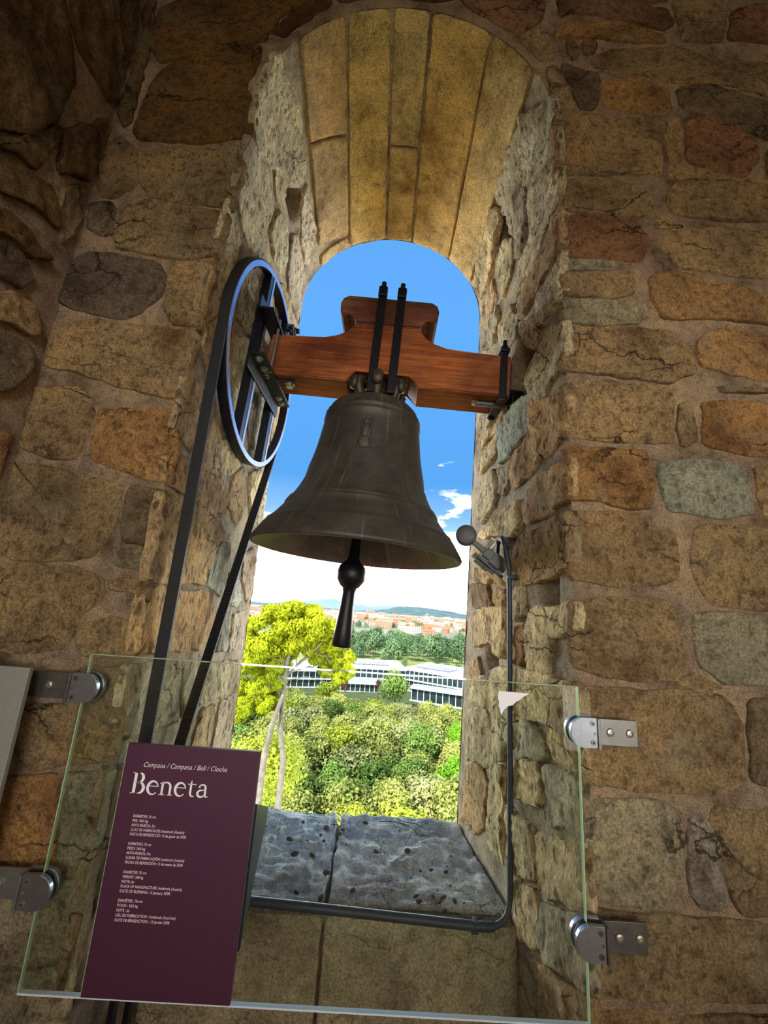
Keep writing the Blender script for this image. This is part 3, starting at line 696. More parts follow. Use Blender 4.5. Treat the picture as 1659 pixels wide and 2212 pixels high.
# headstock beam profile (x,z), origin at beam centre, extruded through y
def arcp(cx, cz, r, a0, a1, n=8): return [(cx + r * math.cos(math.radians(a0 + (a1 - a0) * i / n)), cz + r * math.sin(math.radians(a0 + (a1 - a0) * i / n))) for i in range(n + 1)]
c0 = .022
def half(s):   # right (+1) / left (-1) upper edge from beam end to the neck
    return [(s * .30, .09), (s * .24, .094), (s * .19, .105), (s * .155, .125), (s * .132, .15), (s * .126, .172)]
L_ = [(c0 + x, z_) for x, z_ in half(-1)]; R_ = [(c0 + x, z_) for x, z_ in half(1)]
beam = [(-.425, -.085), (-.425, .088)] + L_ + R_[::-1] + [(.515, .088), (.515, -.085), (.145 + c0, -.085), (.105 + c0, -.038), (-.105 + c0, -.038), (-.135 + c0, -.085)]
bm = bmesh.new(); prism(bm, beam, 1, -.078, .078, .004); obj('headstock_beam', bm, 'headstock_wood', BELL)
head = [(c0 - .126, .174), (c0 - .130, .19), (c0 - .142, .207), (c0 - .158, .214), (c0 - .172, .206), (c0 - .185, .205), (c0 - .196, .222), (c0 - .199, .26), (c0 - .190, .285), (c0 - .168, .299)]
head = head + [(c0 * 2 - x, z_) for x, z_ in head[::-1]]
bm = bmesh.new(); prism(bm, head, 1, -.078, .078, .005); obj('headstock_cap', bm, 'cap_wood', BELL)
# steel straps front and back, with threaded ends
for yy in (-.086, .086):
    for x0 in (-.012, .065):
        bm = bmesh.new(); xx = x0
        box(bm, (xx, yy, .085), (.032, .012, .42), None, .002); s = obj('hanger_strap', bm, 'black_iron', BELL)
        bm = bmesh.new(); box(bm, (xx, yy, .315), (.036, .03, .045), None, .006); cyl(bm, (xx, yy, .33), (xx, yy, .362), .010); cyl(bm, (xx, yy, .335), (xx, yy, .348), .013, .010, 6)
        obj('strap_nut', bm, 'black_iron', s)
bm = bmesh.new(); cyl(bm, (.026, -.03, .29), (.026, -.03, .318), .014, .009, 8); obj('cap_bolt', bm, 'cap_wood', BELL)
for x0 in (-.012, .065):
    bm = bmesh.new(); box(bm, (x0, 0, .303), (.034, .18, .012), None, .002); obj('cross_plate', bm, 'black_iron', BELL)
# crown with its cast faces
bm = bmesh.new(); lathe(bm, [(.0, -.15), (.055, -.15), (.045, -.105), (.05, -.085), (.038, -.07), (.038, -.04), (0, -.04)], 24, (0.01, 0, 0)); obj('crown_post', bm, 'bronze', BELL, True)
for k in range(6):
    a = 2 * PI * k / 6 - PI / 2; bm = bmesh.new(); ca, sa = math.cos(a), math.sin(a)
    pts = [(ca * r + .01, sa * r, z_) for r, z_ in ((.066, -.145), (.07, -.12), (.082, -.095), (.092, -.07), (.086, -.045), (.066, -.034), (.04, -.036))]
    tube(bm, pts, [.02, .021, .021, .02, .018, .016, .014], 10)
    ar = obj('crown_loop', bm, 'bronze', BELL, True)
    bm = bmesh.new(); f = Vector((ca * .108 + .01, sa * .108, -.072)); tg = Vector((-sa, ca, 0)); on = Vector((ca, sa, 0))
    bmesh.ops.create_uvsphere(bm, u_segments=14, v_segments=10, radius=1, matrix=Matrix.Translation(f) @ Vector((0, -1, 0)).rotation_difference(on).to_matrix().to_4x4() @ Matrix.Diagonal((.022, .018, .031, 1)))
    for sx in (-1, 1): bmesh.ops.create_uvsphere(bm, u_segments=8, v_segments=6, radius=.0035, matrix=Matrix.Translation(f + on * .017 + tg * .009 * sx + Vector((0, 0, .004))))
    bmesh.ops.create_uvsphere(bm, u_segments=8, v_segments=6, radius=.0045, matrix=Matrix.Translation(f + on * .019 + Vector((0, 0, -.003))))
    for q in range(7):
        an = PI * q / 6; bmesh.ops.create_uvsphere(bm, u_segments=8, v_segments=6, radius=.007, matrix=Matrix.Translation(f + tg * .017 * math.cos(an) + on * .002 + Vector((0, 0, .010 + .014 * math.sin(an)))))
    obj('crown_face', bm, 'bronze', ar, True)
# bell body; z measured from beam centre
ZB = -.735
prof = [(.03, .612), (.09, .612), (.128, .606), (.152, .594), (.166, .578), (.173, .560), (.178, .548), (.181, .546), (.181, .541), (.178, .538), (.180, .526), (.183, .523), (.183, .516), (.180, .512),
        (.184, .485), (.189, .44), (.195, .395), (.203, .35), (.213, .305), (.226, .26), (.243, .215), (.260, .182), (.268, .170), (.273, .168), (.276, .162), (.275, .157), (.281, .155), (.284, .148), (.283, .142),
        (.295, .125), (.315, .098), (.333, .078), (.337, .077), (.339, .071), (.348, .060), (.366, .030), (.377, .012), (.380, .003), (.377, -.003), (.368, -.004),
        (.345, .022), (.322, .05), (.29, .09), (.258, .14), (.230, .20), (.207, .27), (.190, .36), (.178, .46), (.165, .53), (.12, .575), (.03, .585)]
prof = [(r * (1.03 if z_ > .3 else 1), z_ - .026 * sst(.12, .6, z_)) for r, z_ in prof]
bm = bmesh.new(); rows = lathe(bm, [(r, z_) for r, z_ in prof], 96); bm.faces.new(rows[0]); bm.faces.new(rows[-1])
body = obj('bell_body', bm, 'bell_bronze', BELL, True); body.location = (.005, 0, ZB)
def rad(z_):
    for (r0, z0), (r1, z1) in zip(prof, prof[1:38]):
        if z1 <= z_ <= z0: return r0 + (r1 - r0) * (z0 - z_) / max(1e-6, z0 - z1)
    return .2
def relief(name, blobs):
    bm = bmesh.new()
    for x, z_, rx, rz, h in blobs:
        a = x / .2 - PI / 2 ; r = rad(z_)
        c = Vector((math.cos(a) * r, math.sin(a) * r, z_)); q = Vector((0, -1, 0)).rotation_difference(Vector((math.cos(a), math.sin(a), 0)))
        bmesh.ops.create_uvsphere(bm, u_segments=12, v_segments=8, radius=1, matrix=Matrix.Translation(c) @ q.to_matrix().to_4x4() @ Matrix.Diagonal((rx, h, rz, 1)))
    return obj(name, bm, 'bell_bronze', body, True)
relief('relief_figure', [(-.004, .455, .009, .011, .007), (-.004, .432, .016, .016, .006), (-.004, .395, .019, .034, .006), (-.006, .355, .022, .024, .006), (.015, .425, .005, .026, .006), (-.022, .42, .005, .022, .006), (.018, .452, .005, .006, .005), (-.004, .333, .032, .0025, .004), (.003, .40, .004, .04, .0085), (-.013, .39, .003, .04, .008)])
for z_ in (.535,):
    relief('relief_band', [(.2 * (k * 2 * PI / 40), z_ - .006, .006, .004, .003) for k in range(40)])
# raised lettering round the shoulder
cu = bpy.data.curves.new('letters', 'FONT'); cu.body = 'SANT BENET'; cu.size = .022; cu.extrude = .0012; cu.align_x = 'CENTER'; cu.space_character = 1.25
to = bpy.data.objects.new('letters', cu); COL.objects.link(to); dg = bpy.context.evaluated_depsgraph_get(); dg.update()
me = bpy.data.meshes.new_from_object(to.evaluated_get(dg)); bpy.data.objects.remove(to)
for v in me.vertices:
    x, y, h = v.co; z_ = .526 + y; r = .1835 + h - (max(0, y - .0) * .55); a = (x + .01) / .178 - PI / 2; v.co = (math.cos(a) * r, math.sin(a) * r, z_)
link('raised_lettering', me, 'bell_bronze', body)
# clapper
bm = bmesh.new(); lathe(bm, [(.0, .36), (.014, .36), (.015, .12), (.019, .0), (.022, -.045), (.030, -.055), (.046, -.072), (.053, -.095), (.050, -.12), (.036, -.142), (.025, -.15), (.022, -.165), (.024, -.22), (.030, -.29), (.0345, -.345), (.031, -.352), (0, -.354)], 28)
cl_ = obj('clapper', bm, 'black_iron', BELL, True); cl_.location = (-.002, 0, ZB + .02 + .005); cl_.rotation_euler = (0, math.radians(1.0), 0)
# strap round the right beam end
RS = None
bm = bmesh.new(); box(bm, (.487, -.084, -.005), (.026, .012, .205), None, .002); box(bm, (.487, .084, -.005), (.026, .012, .205), None, .002)
box(bm, (.487, 0, -.094), (.034, .19, .008), None, .001); us_ = obj('end_clamp', bm, 'black_iron', BELL)
bm = bmesh.new(); box(bm, (.487, 0, .103), (.036, .2, .014), None, .002); cyl(bm, (.487, -.084, .10), (.487, -.084, .148), .008, None, 10); cyl(bm, (.487, -.084, .11), (.487, -.084, .125), .013, None, 6); cyl(bm, (.487, .084, .10), (.487, .084, .148), .008, None, 10); obj('clamp_bolt', bm, 'black_iron', us_)
bm = bmesh.new(); cyl(bm, (.395, -.02, -.095), (.50, -.02, -.095), .010, None, 12); obj('gudgeon_pin', bm, 'grey_paint', BELL)
bm = bmesh.new(); cyl(bm, (.395, -.02, -.102), (.395, -.02, -.086), .012, None, 6); obj('pin_bolt', bm, 'zinc', BELL)
bm = bmesh.new(); cyl(bm, (.505, 0, -.055), (.60, 0, -.055), .020, None, 16); obj('axle', bm, 'black_iron', BELL)
bm = bmesh.new(); box(bm, (.555, 0, -.075), (.05, .11, .05), None, .008); cyl(bm, (.53, 0, -.055), (.58, 0, -.055), .042, None, 20); obj('bearing', bm, 'black_iron', BELL)
# ---- the belt wheel on the left end (parts live in the plane x = const)
WX = -.445; WZ = -.045; WY = -.02; RW = .383
def ringprism(bm, r0, r1, x0, x1, seg=96):
    V = [[bm.verts.new((x, WY + r * math.cos(2 * PI * i / seg), WZ + r * math.sin(2 * PI * i / seg))) for i in range(seg)] for r, x in ((r0, x0), (r1, x0), (r1, x1), (r0, x1))]
    for a in range(4):
        A, B = V[a], V[(a + 1) % 4]
        for i in range(seg): bm.faces.new((A[i], A[(i + 1) % seg], B[(i + 1) % seg], B[i]))
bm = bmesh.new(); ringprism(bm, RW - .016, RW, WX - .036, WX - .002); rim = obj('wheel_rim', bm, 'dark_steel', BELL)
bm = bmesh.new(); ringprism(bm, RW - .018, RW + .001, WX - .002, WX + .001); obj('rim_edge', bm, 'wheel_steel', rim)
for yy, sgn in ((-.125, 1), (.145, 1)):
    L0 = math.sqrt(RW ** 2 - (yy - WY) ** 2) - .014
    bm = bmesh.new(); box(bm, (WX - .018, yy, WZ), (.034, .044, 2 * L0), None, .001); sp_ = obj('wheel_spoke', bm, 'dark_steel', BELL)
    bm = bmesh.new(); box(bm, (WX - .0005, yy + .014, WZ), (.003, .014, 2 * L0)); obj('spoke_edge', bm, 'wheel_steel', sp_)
# two angle irons clamp the wheel to the beam
for zz, hgt in ((-.062, .05), (.098, .05)):
    bm = bmesh.new(); low = zz < 0
    z1 = -.093 if low else .093
    box(bm, (WX + .030, -.02, z1), (.058, .40, .008), None, .001)
    box(bm, (WX + .004, -.02, z1 + (-.028 if low else .028)), (.008, .40, .056), None, .001)
    br = obj('angle_iron', bm, 'dark_steel', BELL)
    for q, yy in enumerate((-.19, -.125, -.095, -.075, .10, .145)):
        rr = .010 if q in (0, 1, 4, 5) else .006
        bm = bmesh.new(); s_ = -1 if low else 1
        cyl(bm, (WX + .032, yy, z1 + s_ * .003), (WX + .032, yy, z1 + s_ * .014), rr, None, 6); cyl(bm, (WX + .032, yy, z1 + s_ * .003), (WX + .032, yy, z1 + s_ * .006), rr * 1.4, None, 14)
        obj('hex_bolt', bm, 'zinc', br)
bm = bmesh.new(); cyl(bm, (WX + .048, -.105, -.10), (WX + .048, -.105, .13), .006, None, 12); obj('tie_rod', bm, 'bar_steel', BELL)
bm = bmesh.new(); box(bm, (WX + .075, -.02, -.089), (.10, .05, .008), None, .001); fl_ = obj('flat_plate', bm, 'black_iron', BELL)
bm = bmesh.new(); cyl(bm, (WX + .105, -.02, -.092), (WX + .105, -.02, -.108), .014, None, 6); cyl(bm, (WX + .105, -.02, -.092), (WX + .105, -.02, -.096), .018, None, 16); obj('plate_bolt', bm, 'zinc', BELL)
# belt clamp on the far upper side of the rim
ca_ = math.radians(60); cy_, cz_ = WY + math.cos(ca_) * RW, WZ + math.sin(ca_) * RW; rq = Matrix.Rotation(ca_, 3, 'X')
bm = bmesh.new(); box(bm, (WX - .01, cy_, cz_), (.06, .03, .05), rq, .003); box(bm, (WX + .01, cy_ + .02, cz_ + .01), (.03, .035, .03), rq, .004); cyl(bm, (WX - .04, cy_ + .03, cz_ + .02), (WX + .035, cy_ + .03, cz_ + .02), .013); cyl(bm, (WX - .03, cy_ - .04, cz_ - .03), (WX + .02, cy_ - .04, cz_ - .03), .007); obj('belt_clamp', bm, 'black_iron', BELL)

# ------------------------------------------------------------------ drive belt (toothed), small pulley and its frame
def belt():
    pc = Vector((1.175, .985)); pr = .055; Mw = Matrix.Translation(BELL.location) @ BELL.rotation_euler.to_matrix().to_4x4()
    path = []
    def wheelpt(a, r=RW + .004): return Mw @ Vector((WX - .018, WY + r * math.cos(a), WZ + r * math.sin(a)))
    # front tangent about 172 deg, back tangent about -8 .. over the top
    for i in range(41): a = math.radians(186 - (186 + 24) * i / 40); path.append(wheelpt(a))
    e = path[-1]; s = path[0]
    def pul(a): return Vector((-.522, pc.x + pr * math.cos(a), pc.y + pr * math.sin(a)))
    low = [pul(math.radians(-20 - 140 * i / 10)) for i in range(11)]
    def seg(a, b, n): return [a.lerp(b, i / n) for i in range(1, n)]
    full = path + seg(e, low[0], 30) + low + seg(low[-1], s, 30)
    n = len(full); hw = .0155; vs = []; fs = []
    # resample for teeth
    acc = [0]
    for i in range(n): acc.append(acc[-1] + (full[(i + 1) % n] - full[i]).length)
    tot = acc[-1]; NT_ = int(tot / .004) // 2 * 2; j = 0
    C = Vector((-.5, 1.35, 1.9))
    for k in range(NT_):
        d = tot * k / NT_
        while acc[j + 1] < d: j += 1
        a, b = full[j % n], full[(j + 1) % n]; p = a.lerp(b, (d - acc[j]) / max(1e-6, acc[j + 1] - acc[j])); tg = (b - a).normalized()
        nr = tg.cross(Vector((1, 0, 0))).normalized()
        if nr.dot(p - Vector((p.x, 1.35 if p.z < 2.2 else 1.5, p.z if p.z < 2.2 else 2.45))) < 0: nr = -nr
        inn = .0075 if k % 2 else .0035
        ax = Vector((1, 0, 0))
        vs += [p + ax * hw + nr * .003, p - ax * hw + nr * .003, p - ax * hw - nr * inn, p + ax * hw - nr * inn]
    for k in range(NT_):
        a, b = k * 4, ((k + 1) % NT_) * 4
        for q in range(4): fs.append((a + q, a + (q + 1) % 4, b + (q + 1) % 4, b + q))
    return meshobj('drive_belt', vs, fs, 'rubber')
tag(belt(), 'black toothed drive belt running from the big wheel down behind the maroon sign', 'belt')
MOT = empty('drive_pulley', (-.522, 1.175, .985)); tag(MOT, 'small dark pulley on a post low on the left jamb, mostly behind the sign', 'pulley')
bm = bmesh.new(); cyl(bm, (-.019, 0, 0), (.019, 0, 0), .047, None, 32); obj('pulley_wheel', bm, 'dark_steel', MOT)
for yy in (-.03, .05):
    bm = bmesh.new(); box(bm, (.026, yy, -.47), (.012, .022, 1.02), None, .002); obj('frame_bar', bm, 'black_iron', MOT)
bm = bmesh.new(); cyl(bm, (-.02, 0, 0), (.045, 0, 0), .012); obj('shaft', bm, 'zinc', MOT)

# ------------------------------------------------------------------ glass screen with wall clamps
GL = empty('glass_screen', (-.07, 1.0, .855)); tag(GL, 'clear glass safety pane clamped across the lower part of the opening', 'glass screen')
gx0, gx1, gz0, gz1 = -.614, .475, .855, 1.466
bm = bmesh.new(); box(bm, ((gx0 + gx1) / 2 + .07, 0, (gz0 + gz1) / 2 - .855), (gx1 - gx0 - .004, .0086, gz1 - gz0 - .004)); obj('pane', bm, 'pane_glass', GL)
for nm, c, s, mt in (('pane_edge', (gx0 + .07, 0, .3055), (.0016, .009, .611), 'glass_edge'), ('pane_edge', (gx1 + .07, 0, .3055), (.0016, .009, .611), 'glass_edge'),
                     ('pane_edge', (0, 0, .6105), (1.089, .009, .0012), 'glass_edge'), ('pane_edge', (0, 0, .0), (1.089, .0095, .003), 'glass_edge_glint')):
    bm = bmesh.new(); box(bm, c, s); obj(nm, bm, mt, GL)
def clamp(x, z_, side, L, mat_head, mat_bar, label):
    # side +1: bar runs to the right
    e = empty('glass_clamp', (x, 1.0, z_)); tag(e, label, 'clamp', 'steel clamps holding the glass pane')
    def D(y0, y1, r, grow=0):
        bm = bmesh.new(); P = [(side * .032, -r), (side * .032, r)] + [(-side * (r * .9) * math.sin(PI * i / 16), r * math.cos(PI * i / 16)) for i in range(17)]
        prism(bm, P, 1, y0, y1, .0015); return bm
    h = obj('clamp_head', D(-.017, -.006, .030), mat_head, e); obj('clamp_back', D(.006, .017, .031), mat_head, e); obj('gasket', D(-.0055, .0055, .0285), 'rubber', e)
    for dx, dz, rr in ((.022, .019, .0055), (.022, -.019, .0055), (.026, -.001, .0028)):
        bm = bmesh.new(); cyl(bm, (side * dx, -.0165, dz), (side * dx, -.0185, dz), rr, None, 16); sc = obj('screw', bm, mat_bar, h)
        if rr > .004: bm = bmesh.new(); cyl(bm, (side * dx, -.0183, dz), (side * dx, -.0192, dz), rr * .4, None, 6); obj('socket', bm, 'rubber', h)
    bm = bmesh.new(); box(bm, (side * .0355, 0.0, -.001), (.006, .040, .061), None, .001); obj('bracket_end', bm, mat_bar, e)
    bm = bmesh.new(); box(bm, (side * (.038 + L / 2), .016, -.003), (L, .006, .054), None, .001); bar = obj('wall_bar', bm, mat_bar, e)
    for q in (.38, .82):
        bm = bmesh.new(); cx = side * (.038 + L * q); lathe(bm, [(0, .0035), (.003, .0035), (.0038, .005), (.0075, .004), (.009, .0)], 20)
        bmesh.ops.transform(bm, matrix=Matrix.Translation((cx, .013, -.003)) @ Matrix.Rotation(PI / 2, 4, 'X'), verts=bm.verts); obj('wall_screw', bm, 'zinc', bar)
    return e
clamp(.477, 1.3745, 1, .10, 'brushed_steel', 'bar_steel', 'shiny steel clamp on the upper right edge of the glass pane')
clamp(.475, .993, 1, .095, 'dark_head', 'dull_steel', 'dark steel clamp on the lower right edge of the glass pane') if 'dark_head' in MATS else clamp(.475, .993, 1, .095, 'brushed_steel', 'dull_steel', 'dark steel clamp on the lower right edge of the glass pane')
clamp(-.606, 1.397, -1, .15, 'brushed_steel', 'dull_steel', 'round ended steel clamp on the upper left edge of the glass pane')
clamp(-.613, 1.022, -1, .15, 'brushed_steel', 'bar_steel', 'steel clamp on the lower left edge of the glass pane')
# flat white patch with a ragged edge on the pane
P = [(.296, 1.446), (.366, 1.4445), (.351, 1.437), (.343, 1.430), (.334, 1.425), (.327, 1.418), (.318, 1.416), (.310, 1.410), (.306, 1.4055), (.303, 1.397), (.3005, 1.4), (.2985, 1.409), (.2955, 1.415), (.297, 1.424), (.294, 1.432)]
bm = bmesh.new(); prism(bm, P, 1, .9946, .9954); tag(obj('white_patch', bm, 'patch_white'), 'ragged white patch on the glass near its upper right corner', 'sticker')

# ------------------------------------------------------------------ information sign
SG = empty('information_sign', (-.3475, .978, .872)); tag(SG, 'maroon information board about the bell in white lettering, on the glass', 'sign')
bm = bmesh.new(); box(bm, (0, 0, .2135), (.275, .010, .427), None, .0008); obj('board', bm, 'sign_board', SG)
bm = bmesh.new(); box(bm, (-.1378, 0, .2135), (.0009, .0102, .427)); obj('board_edge', bm, 'glass_edge', SG)
bm = bmesh.new(); V = [(-.10, .0275), (-.10, .16), (.1365, .16), (.1365, .0275)]
prism(bm, [(.0275, .062), (.0275, .318), (.155, .262), (.150, .235)], 0, -.10, .137, .001); obj('support_wedge', bm, 'sign_edge', SG)
bm = bmesh.new(); cyl(bm, (0, .004, .2), (0, .03, .2), .02); obj('stand_off', bm, 'dark_steel', SG)
def text_mesh(s, size, shear=0, fit=None, space=1.0, offset=0.0):
    cu = bpy.data.curves.new('t', 'FONT'); cu.body = s; cu.size = size; cu.shear = shear; cu.extrude = .00015; cu.space_character = space; cu.offset = offset; cu.resolution_u = 3
    to = bpy.data.objects.new('t', cu); COL.objects.link(to); bpy.context.view_layer.update(); dg = bpy.context.evaluated_depsgraph_get()
    me = bpy.data.meshes.new_from_object(to.evaluated_get(dg)); bpy.data.objects.remove(to)
    xs = [v.co.x for v in me.vertices]; x0, x1 = min(xs), max(xs); k = (fit / (x1 - x0)) if fit else 1
    for v in me.vertices: x, y, h = v.co; v.co = ((x - x0) * k, -h, y)
    return me
SX, SZ = .3475, -.872
blocks = [(1.1665, ['DIÀMETRE: 76 cm', 'PES: 260 kg', 'NOTA MUSICAL: Do', 'LLOC DE FABRICACIÓ: Innsbruck (Àustria)', 'DATA DE BENEDICCIÓ: 13 de gener de 2008'], [48, 33, 50, 113, 118]),
          (1.1185, ['DIÁMETRO: 76 cm', 'PESO: 260 kg', 'NOTA MUSICAL: Do', 'LUGAR DE FABRICACIÓN: Innsbruck (Austria)', 'FECHA DE BENDICIÓN: 13 de enero de 2008'], [48, 37, 50, 122, 120]),
          (1.0705, ['DIAMETER: 76 cm', 'WEIGHT: 260 kg', 'NOTE: do', 'PLACE OF MANUFACTURE: Innsbruck (Austria)', 'DATE OF BLESSING: 13 January 2008'], [48, 43, 26, 126, 103]),
          (1.0235, ['DIAMÈTRE : 76 cm', 'POIDS : 260 kg', 'NOTE : do', 'LIEU DE FABRICATION : Innsbruck (Autriche)', 'DATE DE BÉNÉDICTION : 13 janvier 2008'], [50, 42, 27, 122, 111])]
for z0, ls, ws in blocks:
    for i, (s, wd) in enumerate(zip(ls, ws)):
        o = link('text_line', text_mesh(s, .0066, 0, wd * .00094, 1.0, .00008), 'print_pink', SG); o.location = (-.448 + SX, -.0052, z0 - .0079 * i + SZ)
o = link('subtitle_text', text_mesh('Campana / Campana / Bell / Cloche', .0135, .28, .171, 1.0, -.0001), 'print_white', SG); o.location = (-.445 + SX, -.0052, 1.2575 + SZ)
# big serif title drawn as strokes of changing width
def ribbon(bm, pts, wd):
    n = len(pts); L = []; R = []
    for i, p in enumerate(pts):
        a = Vector(pts[max(0, i - 1)]); b = Vector(pts[min(n - 1, i + 1)]); d = (b - a).normalized(); nn = Vector((-d.y, d.x)) * wd[i] / 2; p = Vector(p)
        L.append(p + nn); R.append(p - nn)
    vs = [bm.verts.new((q.x, 0, q.y)) for q in L] + [bm.verts.new((q.x, 0, q.y)) for q in R]
    for i in range(n - 1): bm.faces.new((vs[i], vs[i + 1], vs[n + i + 1], vs[n + i]))
def ell(cx, cy, rx, ry, a0, a1, n=20): return [(cx + rx * math.cos(math.radians(a0 + (a1 - a0) * i / n)), cy + ry * math.sin(math.radians(a0 + (a1 - a0) * i / n))) for i in range(n + 1)]
def wv(n, f): return [f(i / n) for i in range(n + 1)]
def serif(bm, x0, x1, y): ribbon(bm, [(x0, y), (x1, y)], [.022, .022])
def g_B(bm):
    ribbon(bm, [(.14, .01), (.14, .65)], [.09, .09]); serif(bm, .03, .26, .011); serif(bm, .03, .26, .649)
    ribbon(bm, [(.14, .649), (.24, .649)] + ell(.25, .50, .135, .149, 88, -88) + [(.14, .351)], [.022, .024] + wv(20, lambda q: .026 + .066 * math.sin(PI * q)) + [.022])
    ribbon(bm, [(.14, .355), (.26, .355)] + ell(.27, .183, .165, .172, 88, -88) + [(.14, .011)], [.02, .022] + wv(20, lambda q: .026 + .072 * math.sin(PI * q)) + [.022]); return .52
def g_e(bm):
    ribbon(bm, ell(.215, .21, .165, .205, 12, 318, 30), wv(30, lambda q: .034 + .052 * math.sin(PI * min(1, max(0, (q - .05) / .9))) ** 1.5)); ribbon(bm, [(.06, .262), (.375, .262)], [.024, .024]); return .42
def g_n(bm):
    ribbon(bm, [(.10, .01), (.10, .36)], [.07, .07]); ribbon(bm, [(.015, .355), (.06, .375), (.13, .425)], [.02, .03, .02]); serif(bm, .01, .20, .011)
    ribbon(bm, ell(.225, .26, .13, .145, 150, 0, 14) + [(.355, .01)], wv(14, lambda q: .03 + .04 * q) + [.07]); serif(bm, .27, .45, .011); return .47
def g_t(bm):
    ribbon(bm, [(.13, .52), (.125, .40), (.125, .12)] + ell(.21, .11, .085, .095, 185, 300, 10), [.012, .06, .068] + wv(10, lambda q: .066 - .04 * q)); ribbon(bm, [(.02, .395), (.29, .395)], [.03, .03]); return .31
def g_a(bm):
    ribbon(bm, ell(.185, .31, .105, .09, 165, 10, 16) + [(.292, .09)] + ell(.345, .075, .052, .055, 190, 330, 8), wv(16, lambda q: .03 + .035 * q) + [.068] + wv(8, lambda q: .055 - .03 * q))
    ribbon(bm, [(.285, .26)] + ell(.165, .12, .115, .105, 75, 330, 18), [.02] + wv(18, lambda q: .03 + .045 * math.sin(PI * q))); ribbon(bm, ell(.095, .325, .018, .018, 0, 360, 10), [.03] * 11); return .43
bm = bmesh.new(); x = 0; K = .0655
for g in (g_B, g_e, g_n, g_e, g_t, g_a):
    b2 = bmesh.new(); adv = g(b2); me_ = bpy.data.meshes.new('g'); b2.to_mesh(me_); b2.free()
    n0 = len(bm.verts); bm.from_mesh(me_); bm.verts.ensure_lookup_table()
    for v in bm.verts[n0:]: v.co = Vector(((v.co.x + x) * K * .96, 0, v.co.z * K * .88))
    x += adv
bmesh.ops.recalc_face_normals(bm, faces=bm.faces)
g = bmesh.ops.extrude_face_region(bm, geom=bm.faces[:]); bmesh.ops.translate(bm, vec=(0, -.0003, 0), verts=[e for e in g['geom'] if isinstance(e, bmesh.types.BMVert)])
o = obj('title_text', bm, 'print_white', SG); o.location = (-.4655 + SX, -.0051, 1.2085 + SZ)
# the edge of a second board at the far left
GB = empty('grey_board_sign', (-.80, .965, 1.17)); tag(GB, 'plain grey board at the left edge of the picture, corner only', 'board')
bm = bmesh.new(); box(bm, (-.015, 0, 0), (.205, .012, .53), None, .002); obj('board', bm, 'grey_board', GB)
bm = bmesh.new(); box(bm, (-.03, .03, 0), (.10, .05, .3)); obj('back_bracket', bm, 'dark_steel', GB)

# ------------------------------------------------------------------ electric conduit
pts = [(-.535, 1.375, .812), (-.3, 1.375, .805), (-.075, 1.374, .797), (.15, 1.373, .788), (.33, 1.372, .781), (.385, 1.373, .780), (.415, 1.377, .786), (.435, 1.383, .801), (.446, 1.39, .83), (.449, 1.392, .87), (.450, 1.393, 1.1), (.449, 1.392, 1.3), (.449, 1.392, 1.55), (.447, 1.39, 1.74), (.441, 1.392, 1.80), (.436, 1.405, 1.85), (.435, 1.425, 1.875), (.439, 1.445, 1.878), (.448, 1.46, 1.868), (.468, 1.475, 1.845)]
sm = []
for i in range(len(pts) - 1):
    p0, p1, p2, p3 = (Vector(pts[max(0, min(len(pts) - 1, i + k))]) for k in (-1, 0, 1, 2))
    for j in range(4):
        q = j / 4; sm.append(.5 * ((2 * p1) + (-p0 + p2) * q + (2 * p0 - 5 * p1 + 4 * p2 - p3) * q * q + (-p0 + 3 * p1 - 3 * p2 + p3) * q ** 3))
sm.append(Vector(pts[-1]))
bm = bmesh.new(); tube(bm, sm, [.0118 if p.x < .40 else .0083 for p in sm], 14); CN = obj('electric_conduit', bm, 'conduit_plastic', None, True)
tag(CN, 'dark grey electric conduit along the sill front and up the right jamb', 'conduit')
for c, s in (((.345, 1.372, .781), (.012, .022, .03)), ((.345, 1.388, .764), (.014, .012, .022)), ((.315, 1.385, .775), (.008, .02, .014))):
    bm = bmesh.new(); box(bm, c, s, None, .002); obj('conduit_clip', bm, 'conduit_plastic', CN)
for z_ in (.93, 1.74):
    bm = bmesh.new(); box(bm, (.452, 1.393, z_), (.026, .026, .012), None, .002); box(bm, (.468, 1.40, z_), (.016, .016, .018), None, .002); obj('conduit_clip', bm, 'conduit_plastic', CN)

# ------------------------------------------------------------------ electric striking hammer on the right jamb
HM = empty('striking_hammer', (.46, 1.50, 1.80)); tag(HM, 'grey electric striking hammer with round head bracketed to the right jamb beside the bell', 'hammer')
def hp(x, y, z_): return Vector((x - .46, y - 1.50, z_ - 1.80))
hd = hp(.320, 1.48, 1.887); ax = Vector((-.18, -1, .02)).normalized()
bm = bmesh.new(); lathe(bm, [(0, -.022), (.031, -.022), (.036, -.018), (.037, .0), (.036, .018), (.031, .022), (0, .022)], 36)
bmesh.ops.transform(bm, matrix=Matrix.Translation(hd) @ Vector((0, 0, 1)).rotation_difference(ax).to_matrix().to_4x4(), verts=bm.verts); obj('hammer_head', bm, 'grey_paint', HM, True)
dr = (hp(.47, 1.47, 1.765) - hd).normalized(); rt = Vector((1, 0, 0)).rotation_difference(dr).to_matrix()
bm = bmesh.new(); box(bm, hd + dr * .062, (.075, .018, .018), rt, .003); obj('hammer_arm', bm, 'grey_paint', HM)
bm = bmesh.new(); box(bm, hd + dr * .102, (.036, .034, .036), rt, .003); box(bm, hd + dr * .138, (.044, .038, .046), rt, .003); box(bm, hd + dr * .166, (.03, .03, .034), rt, .003); obj('solenoid_box', bm, 'grey_paint', HM)
up = rt @ Vector((0, 0, 1))
